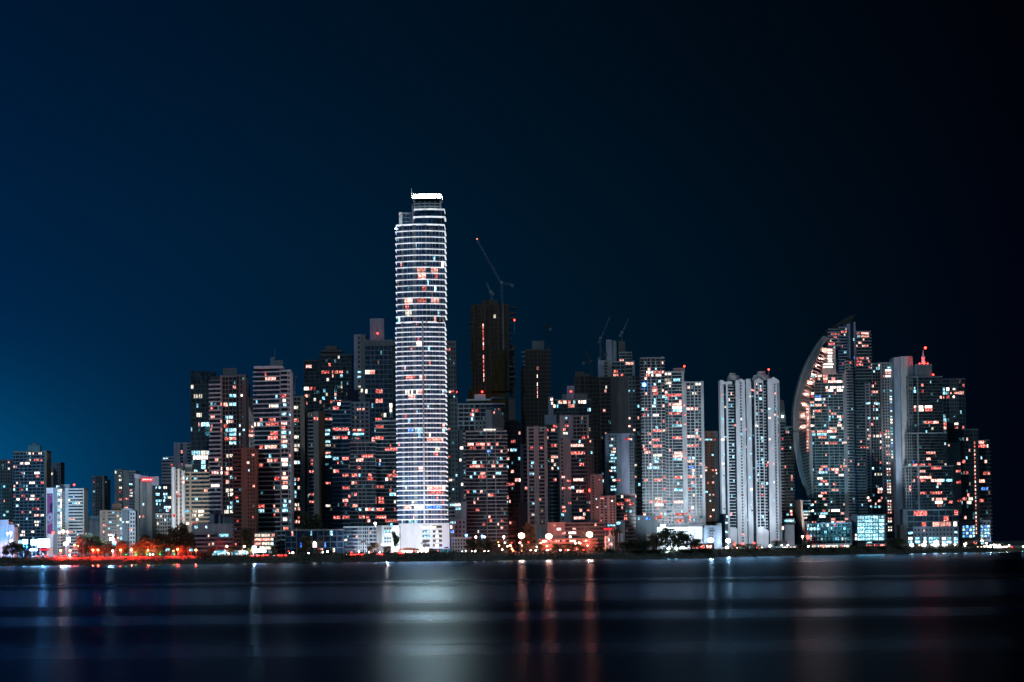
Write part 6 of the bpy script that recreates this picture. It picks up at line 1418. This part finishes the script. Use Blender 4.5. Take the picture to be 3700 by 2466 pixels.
t = board(912, 926, 1974, 1986, 'cyan-white glowing panel left of the white kiosk front', 'sign_white', 38); point(t, (0, -3, 3), 24000, (.7, .9, 1))
# red lit cars' road glow is left to real tail lamps

# small steeple kiosk
Y = shoreY(413) + 46; p = P(414, 1970, Y); t = root('kiosk', 'small lit kiosk with a green pointed steeple in the park', 'kiosk', (p.x, Y, GZ))
zt = P(414, 1922, Y).z - GZ; zm = P(414, 1946, Y).z - GZ
m = MB(); m.tube((0, 0, 0), (0, 0, zm), 1.9, 1.8, 8); link('wall', m.mesh('wall', 'slabw'), t)
m = MB(); m.tube((0, 0, zm), (0, 0, zt), 2.0, .05, 8); link('steeple', m.mesh('steeple', 'teal'), t)
for dx in (-1.0, .9): m = MB(); m.box(dx - .5, dx + .5, -2.2, -1.95, zm * .55, zm * .85); link('lit_window', m.mesh('lit_window', 'C'), t)
m = MB(); m.box(-3.6, -2.6, -.5, .5, zm - 1.5, zm + .6); link('lamp_box', m.mesh('lamp_box', 'lamp_white'), t); point(t, (-3, -2, zm), 9000, (.8, .9, 1))
# blue-lit round kiosk
for px, py, lb in ((690, 1988, 'blue and white striped round kiosk left of an orange lamp'), (606, 1988, 'tiny white and blue kiosk under red-lit leaves')):
    Y = shoreY(px) + 22; p = P(px, py, Y); t = root('kiosk', lb, 'kiosk', (p.x, Y, GZ)); h = p.z - GZ + 1
    m = MB(); m.tube((0, 0, 0), (0, 0, h - 1.8), .3, .3, 6); link('post', m.mesh('post', 'rust'), t)
    m = MB(); m.tube((0, 0, h - 1.8), (0, 0, h), 1.5, 1.3, 10); link('lit_wall', m.mesh('lit_wall', 'C'), t)
    m = MB(); m.tube((0, 0, h), (0, 0, h + .8), 1.8, .1, 10); link('roof', m.mesh('roof', 'blueg'), t)
# green and cyan garden lights
for px, c_, lb in ((455, 'lamp_green', 'faint green garden light right of the steeple kiosk lamp'), (491, 'lamp_green', 'pale green garden light left of the tilted orange lamp'), (531, 'lamp_green', 'vivid green garden light under the tallest red-lit tree'), (542, 'lamp_teal', 'tiny cyan garden light beside the vivid green one'),
                   (578, 'lamp_green', 'yellow-green garden light under the dark trees'), (630, 'lamp_green', 'vivid green garden light between the bent-arm lamp and its neighbour'), (553, 'lamp_warm', 'small pink-white garden light right of the cyan one')):
    Y = shoreY(px) + 26; p = P(px, 2010, Y); t = root('garden_light', lb, 'garden light', (p.x, Y, GZ))
    m = MB(); m.tube((0, 0, 0), (0, 0, .7), .1, .1, 6); link('post', m.mesh('post', 'metal'), t)
    m = MB(); m.ball((0, 0, 1.1), .5, .8); link('lamp_globe', m.mesh('lamp_globe', c_), t)
    point(t, (0, 1.3, 1.6), 700, {'lamp_green': (.08, 1, .12), 'lamp_teal': (.1, .9, 1), 'lamp_warm': (1, .5, .5)}[c_])
# red playground arches
Y = shoreY(662) + 24
for i, (px, w) in enumerate(((655, 3.4), (664, 2.6), (672, 3.0))):
    p = P(px, 2010, Y); t = root('playground_arch', ('widest red playground arch by the bush', 'narrow middle red playground arch', 'right red playground arch with a lit knob')[i], 'arch', (p.x, Y, GZ - 1))
    m = MB(); n = 8; R_ = w / 2; H_ = (3.2, 4.2, 3.6)[i]
    for k in range(n):
        a0, a1 = math.pi * k / n, math.pi * (k + 1) / n
        m.tube((R_ * math.cos(a0), 0, H_ * math.sin(a0) + 1), (R_ * math.cos(a1), 0, H_ * math.sin(a1) + 1), .22, .22, 6)
    link('arch_tube', m.mesh('arch_tube', 'rust'), t)

# ------------------------------------------------------------------ cars
def car_proto(mat):
    t = root('parked_car', 'car', 'car', (0, 0, 0))
    m = MB(); m.prism([(-2.2, -.85), (2.2, -.85), (2.2, .85), (-2.2, .85)], .35, .95, 0, [(-2.15, -.8), (2.1, -.8), (2.1, .8), (-2.15, .8)])
    m.prism([(-1.5, -.78), (1.1, -.78), (1.1, .78), (-1.5, .78)], .95, 1.5, 0, [(-1.0, -.65), (.5, -.65), (.5, .65), (-1.0, .65)]); link('body', m.mesh('body', mat), t)
    m = MB(); m.box(-1.05, .65, -.80, .80, 1.02, 1.36); link('side_window', m.mesh('side_window', 'gk'), t)
    for x in (-1.4, 1.4):
        for y in (-.8, .8):
            m = MB(); m.tube((x, y - .1, .34), (x, y + .1, .34), .34, .34, 10); link('wheel', m.mesh('wheel', 'gk'), t)
    for y in (-.6, .6):
        m = MB(); m.ball((-2.25, y, .78), .42, .6, 8, 5); link('tail_light', m.mesh('tail_light', 'lamp_red'), t)
        m = MB(); m.ball((2.2, y, .72), .25, .8, 8, 5); link('headlight', m.mesh('headlight', 'lamp_warm'), t)
    return t
CARS = [(925, 2014, 12, 'car with glowing red tail lights below the warm four-storey building', 2.2), (946, 2014, 12, 'red-lit car right behind the first one on the shore road', 2.0), (958, 2014, 13, 'third red-lit car of the row below the warm building', 2.3),
        (1000, 2013, 12, 'car with red lights at the left end of the long red-lit row', 2.4), (1012, 2013, 12, 'car in the middle of the long red-lit row', 2.1), (1024, 2013, 12, 'car at the right end of the long red-lit row', 2.5),
        (906, 2015, 12, 'lone small car left of the red-lit row', 2.2), (1262, 2016, 12, 'lone car before the small golden palm', 2.3), (1278, 2016, 12, 'first of three cars under the palms', 2.0), (1290, 2016, 13, 'second of three cars under the palms', 2.4), (1302, 2016, 12, 'third of three cars under the palms', 2.2),
        (1367, 2010, 13, 'car with round red lights left of the pink restaurant', 1.9), (1378, 2010, 12, 'car next to it under the pink canopy sign', 1.7), (1440, 2006, 14, 'white-and-red-lit car at the left end of the pink restaurant', 2.2), (1450, 2006, 14, 'second red-lit car at the pink restaurant', 2.0),
        (130, 2010, 42, 'car on the red road at the far left, left of its neighbours', 2.2), (160, 2010, 43, 'car in the middle of the red road at the far left', 2.3), (195, 2011, 42, 'car at the right end of the red road at the far left', 2.1), (230, 2012, 42, 'car on the red road under the orange lamps', 2.4),
        (268, 2010, 44, 'red-lit car right of the low white lamp', 2.0), (2655, 1990, 60, 'white-lit car under the left twin tower', -.8), (2745, 1988, 40, 'car under the right twin tower lamp', -.6), (2790, 1990, 40, 'car left of the dark rounded tree', 2.3), (2842, 1988, 40, 'car before the waterfront shed', 2.6)]
cm = [car_proto(x) for x in ('white', 'dark', 'grey')]
for i, (px, py, dy, lb, rz) in enumerate(CARS):
    Y = shoreY(px) + dy; p = P(px, py, Y)
    z = min(5.2, 3.6 + (dy - 8) * .25) if dy < 20 else GZ + .12
    src = cm[i % 3]
    if i < 3: t = src; t.location = (p.x, Y, z); t.rotation_euler = (0, 0, rz)
    else: t = copy_tree(src, (p.x, Y, z), None, None, rz)
    t['label'] = lb; t['group'] = 'cars on the shore road'

# ------------------------------------------------------------------ cranes
def lattice(m, a, b, w, n, r=.09):
    a, b = Vector(a), Vector(b); d = (b - a); u = d.normalized().orthogonal().normalized(); v = d.normalized().cross(u)
    cs = [(u + v) * w, (u - v) * w, (-u - v) * w, (v - u) * w]
    for c in cs: m.tube(a + c, b + c, r, r, 4)
    for i in range(n):
        p, q = a + d * (i / n), a + d * ((i + 1) / n)
        for k in range(4): m.tube(p + cs[k], q + cs[(k + 1) % 4], r * .7, r * .7, 3)
def crane(c, Y, base, hub, tip, cj, label, mat, lightpt=None, w=.7):
    B_, H_, T_, C_ = (cP(c, *q, Y) for q in (base, hub, tip, cj))
    t = root('tower_crane', label, 'crane', (B_.x, Y, B_.z)); o_ = Vector((B_.x, Y, B_.z)); f = lambda q: q - o_
    n = max(3, int((H_ - B_).length / 4)); m = MB(); lattice(m, f(B_), f(H_), w, n); link('mast', m.mesh('mast', mat), t)
    m = MB(); lattice(m, f(H_), f(T_), w * .8, max(4, int((T_ - H_).length / 4))); link('jib', m.mesh('jib', mat), t)
    m = MB(); lattice(m, f(H_), f(C_), w * .8, 3); link('counter_jib', m.mesh('counter_jib', mat), t)
    h = f(H_); m = MB(); m.box(h.x - 1.2, h.x + 1.2, h.y - 1.2, h.y + 1.2, h.z, h.z + 2.4); link('cab', m.mesh('cab', mat), t)
    k = f(C_); m = MB(); m.box(k.x - 1.2, k.x + 1.2, k.y - 1, k.y + 1, k.z - 2.2, k.z + .2); link('counterweight', m.mesh('counterweight', 'mid'), t)
    if lightpt:
        m = MB(); m.ball(f(T_) + Vector((0, -1, .5)), .6); link('warning_light', m.mesh('warning_light', 'lamp_dim'), t)
crane('F', 2765, (486, 690), (478, 512), (258, 116), (575, 520), 'blue-grey luffing crane with orange tip light above the unfinished high-rise', 'blueg', True)
crane('F', 2765, (390, 660), (383, 600), (345, 498), (400, 596), 'short pale stub crane on the roof of the unfinished high-rise', 'grey')
crane('F', 2785, (880, 1112), (880, 905), (878, 848), (915, 912), 'black crane mast rising beside the second unfinished high-rise', 'gk', w=1.9)
crane('H', 2805, (265, 356), (262, 268), (222, 200), (216, 270), 'small dark crane on the black unfinished block', 'dark')
crane('H', 2705, (360, 212), (352, 232), (312, 168), (312, 242), 'dark luffing crane left of the stacked penthouses', 'dark')
crane('H', 2850, (318, 350), (320, 130), (378, -10), (312, 140), 'very faint thin crane jib slanting above the grey penthouse tower', 'blueg', w=.4)
crane('H', 2860, (445, 300), (450, 95), (492, 2), (440, 100), 'second faint thin crane jib farther right above the penthouse tower', 'blueg', w=.4)
crane('B', 2750, (880, 352), (876, 330), (866, 240), (888, 205), 'thin crane behind the beige tower right of the white right wing', 'blueg', w=.4)

# sparkle of small lights along the terraced seafront and the road
rr = random.Random(21)
for i in range(64):
    a_ = i < 40
    px = rr.uniform(1790, 2180) if a_ else rr.uniform(1040, 1800); py = rr.choice((1962, 1974, 1984, 1992, 1998)) + rr.uniform(-3, 3) if a_ else rr.uniform(1990, 2004)
    mt_ = rr.choice(('lamp_warm', 'lamp_red', 'lamp_warm', 'lamp_orange', 'lamp_white')) if a_ else rr.choice(('lamp_warm', 'lamp_white', 'lamp_teal', 'lamp_red'))
    Y = shoreY(px) + rr.uniform(24, 42); p = P(px, py, Y); h = max(.8, p.z - GZ)
    t = root('garden_light', 'small %s light on a short post along the %s' % ({'lamp_warm': 'pink', 'lamp_red': 'red', 'lamp_orange': 'orange', 'lamp_white': 'white', 'lamp_teal': 'teal'}[mt_], 'orange-lit terraced seafront' if a_ else 'dark shore road'), 'garden light', (p.x, Y, GZ), 'small lights along the terraced seafront' if a_ else 'small lights along the shore road')
    m = MB(); m.tube((0, 0, 0), (0, 0, h - .2), .06, .06, 5); link('post', m.mesh('post', 'metal'), t)
    m = MB(); m.ball((0, 0, h), rr.uniform(.3, .6), .9, 8, 5); link('lamp_globe', m.mesh('lamp_globe', mt_), t)
# ------------------------------------------------------------------ far right spit: many small lamps
SPOTS = [(3546, 1983, 'P'), (3562, 1983, 'W'), (3566, 1974, 'W'), (3578, 1983, 'P'), (3579, 1972, 'W'), (3590, 1969, 'Y'), (3593, 1982, 'W'), (3598, 1981, 'W'), (3604, 1982, 'W'), (3609, 1980, 'P'), (3619, 1977, 'W'), (3627, 1977, 'Y'), (3636, 1980, 'P'), (3646, 1972, 'C'),
         (3656, 1979, 'R'), (3533, 1985, 'Y'), (3698, 1977, 'C'), (3556, 1976, 'Y'), (3612, 1984, 'P'), (3570, 1986, 'P')]
for i, (px, py, c_) in enumerate(SPOTS):
    mt_ = {'P': 'lamp_warm', 'W': 'lamp_white', 'Y': 'lamp_warm', 'C': 'lamp_teal', 'R': 'lamp_red'}[c_]
    Y = shoreY(px) + 14 + (i % 3) * 8; p = P(px, py, Y)
    t = root('shore_lamp', 'small %s lamp on the dark spit at the right edge' % {'lamp_warm': 'warm', 'lamp_white': 'white', 'lamp_teal': 'teal', 'lamp_red': 'red'}[mt_], 'lamp', (p.x, Y, 3.5), 'small lamps on the right spit')
    h = max(1, p.z - 3.5); m = MB(); m.tube((0, 0, 0), (0, 0, h - .4), .12, .1, 5); link('pole', m.mesh('pole', 'metal'), t)
    m = MB(); m.ball((0, 0, h), .7 if c_ != 'R' else .5, .8, 8, 5); link('lamp_globe', m.mesh('lamp_globe', mt_), t)
    if i % 4 == 0: point(t, (0, -1.5, h), 6000, LAMPCOL[mt_])
b = Building('terrace_building', 'low pale flat-roofed sheds on the dark spit at the right edge', 2840, gz=3.5)
b.block('S', 3592, 3626, 1966, [(1, 's', 'beige')], cap='beige', sh=4, dep=10); b.block('S', 3560, 3592, 1972, [(1, 'p', 'conc', 4)], cap='conc', sh=4, dep=10, dy=2); b.block('S', 3640, 3700, 1976, [(1, 'p', 'mid', 6)], cap='mid', sh=4, dep=10, dy=6)
b.lit('S', '3600 1974 8 P,3612 1974 6 W,3575 1980 6 P'); b.done()
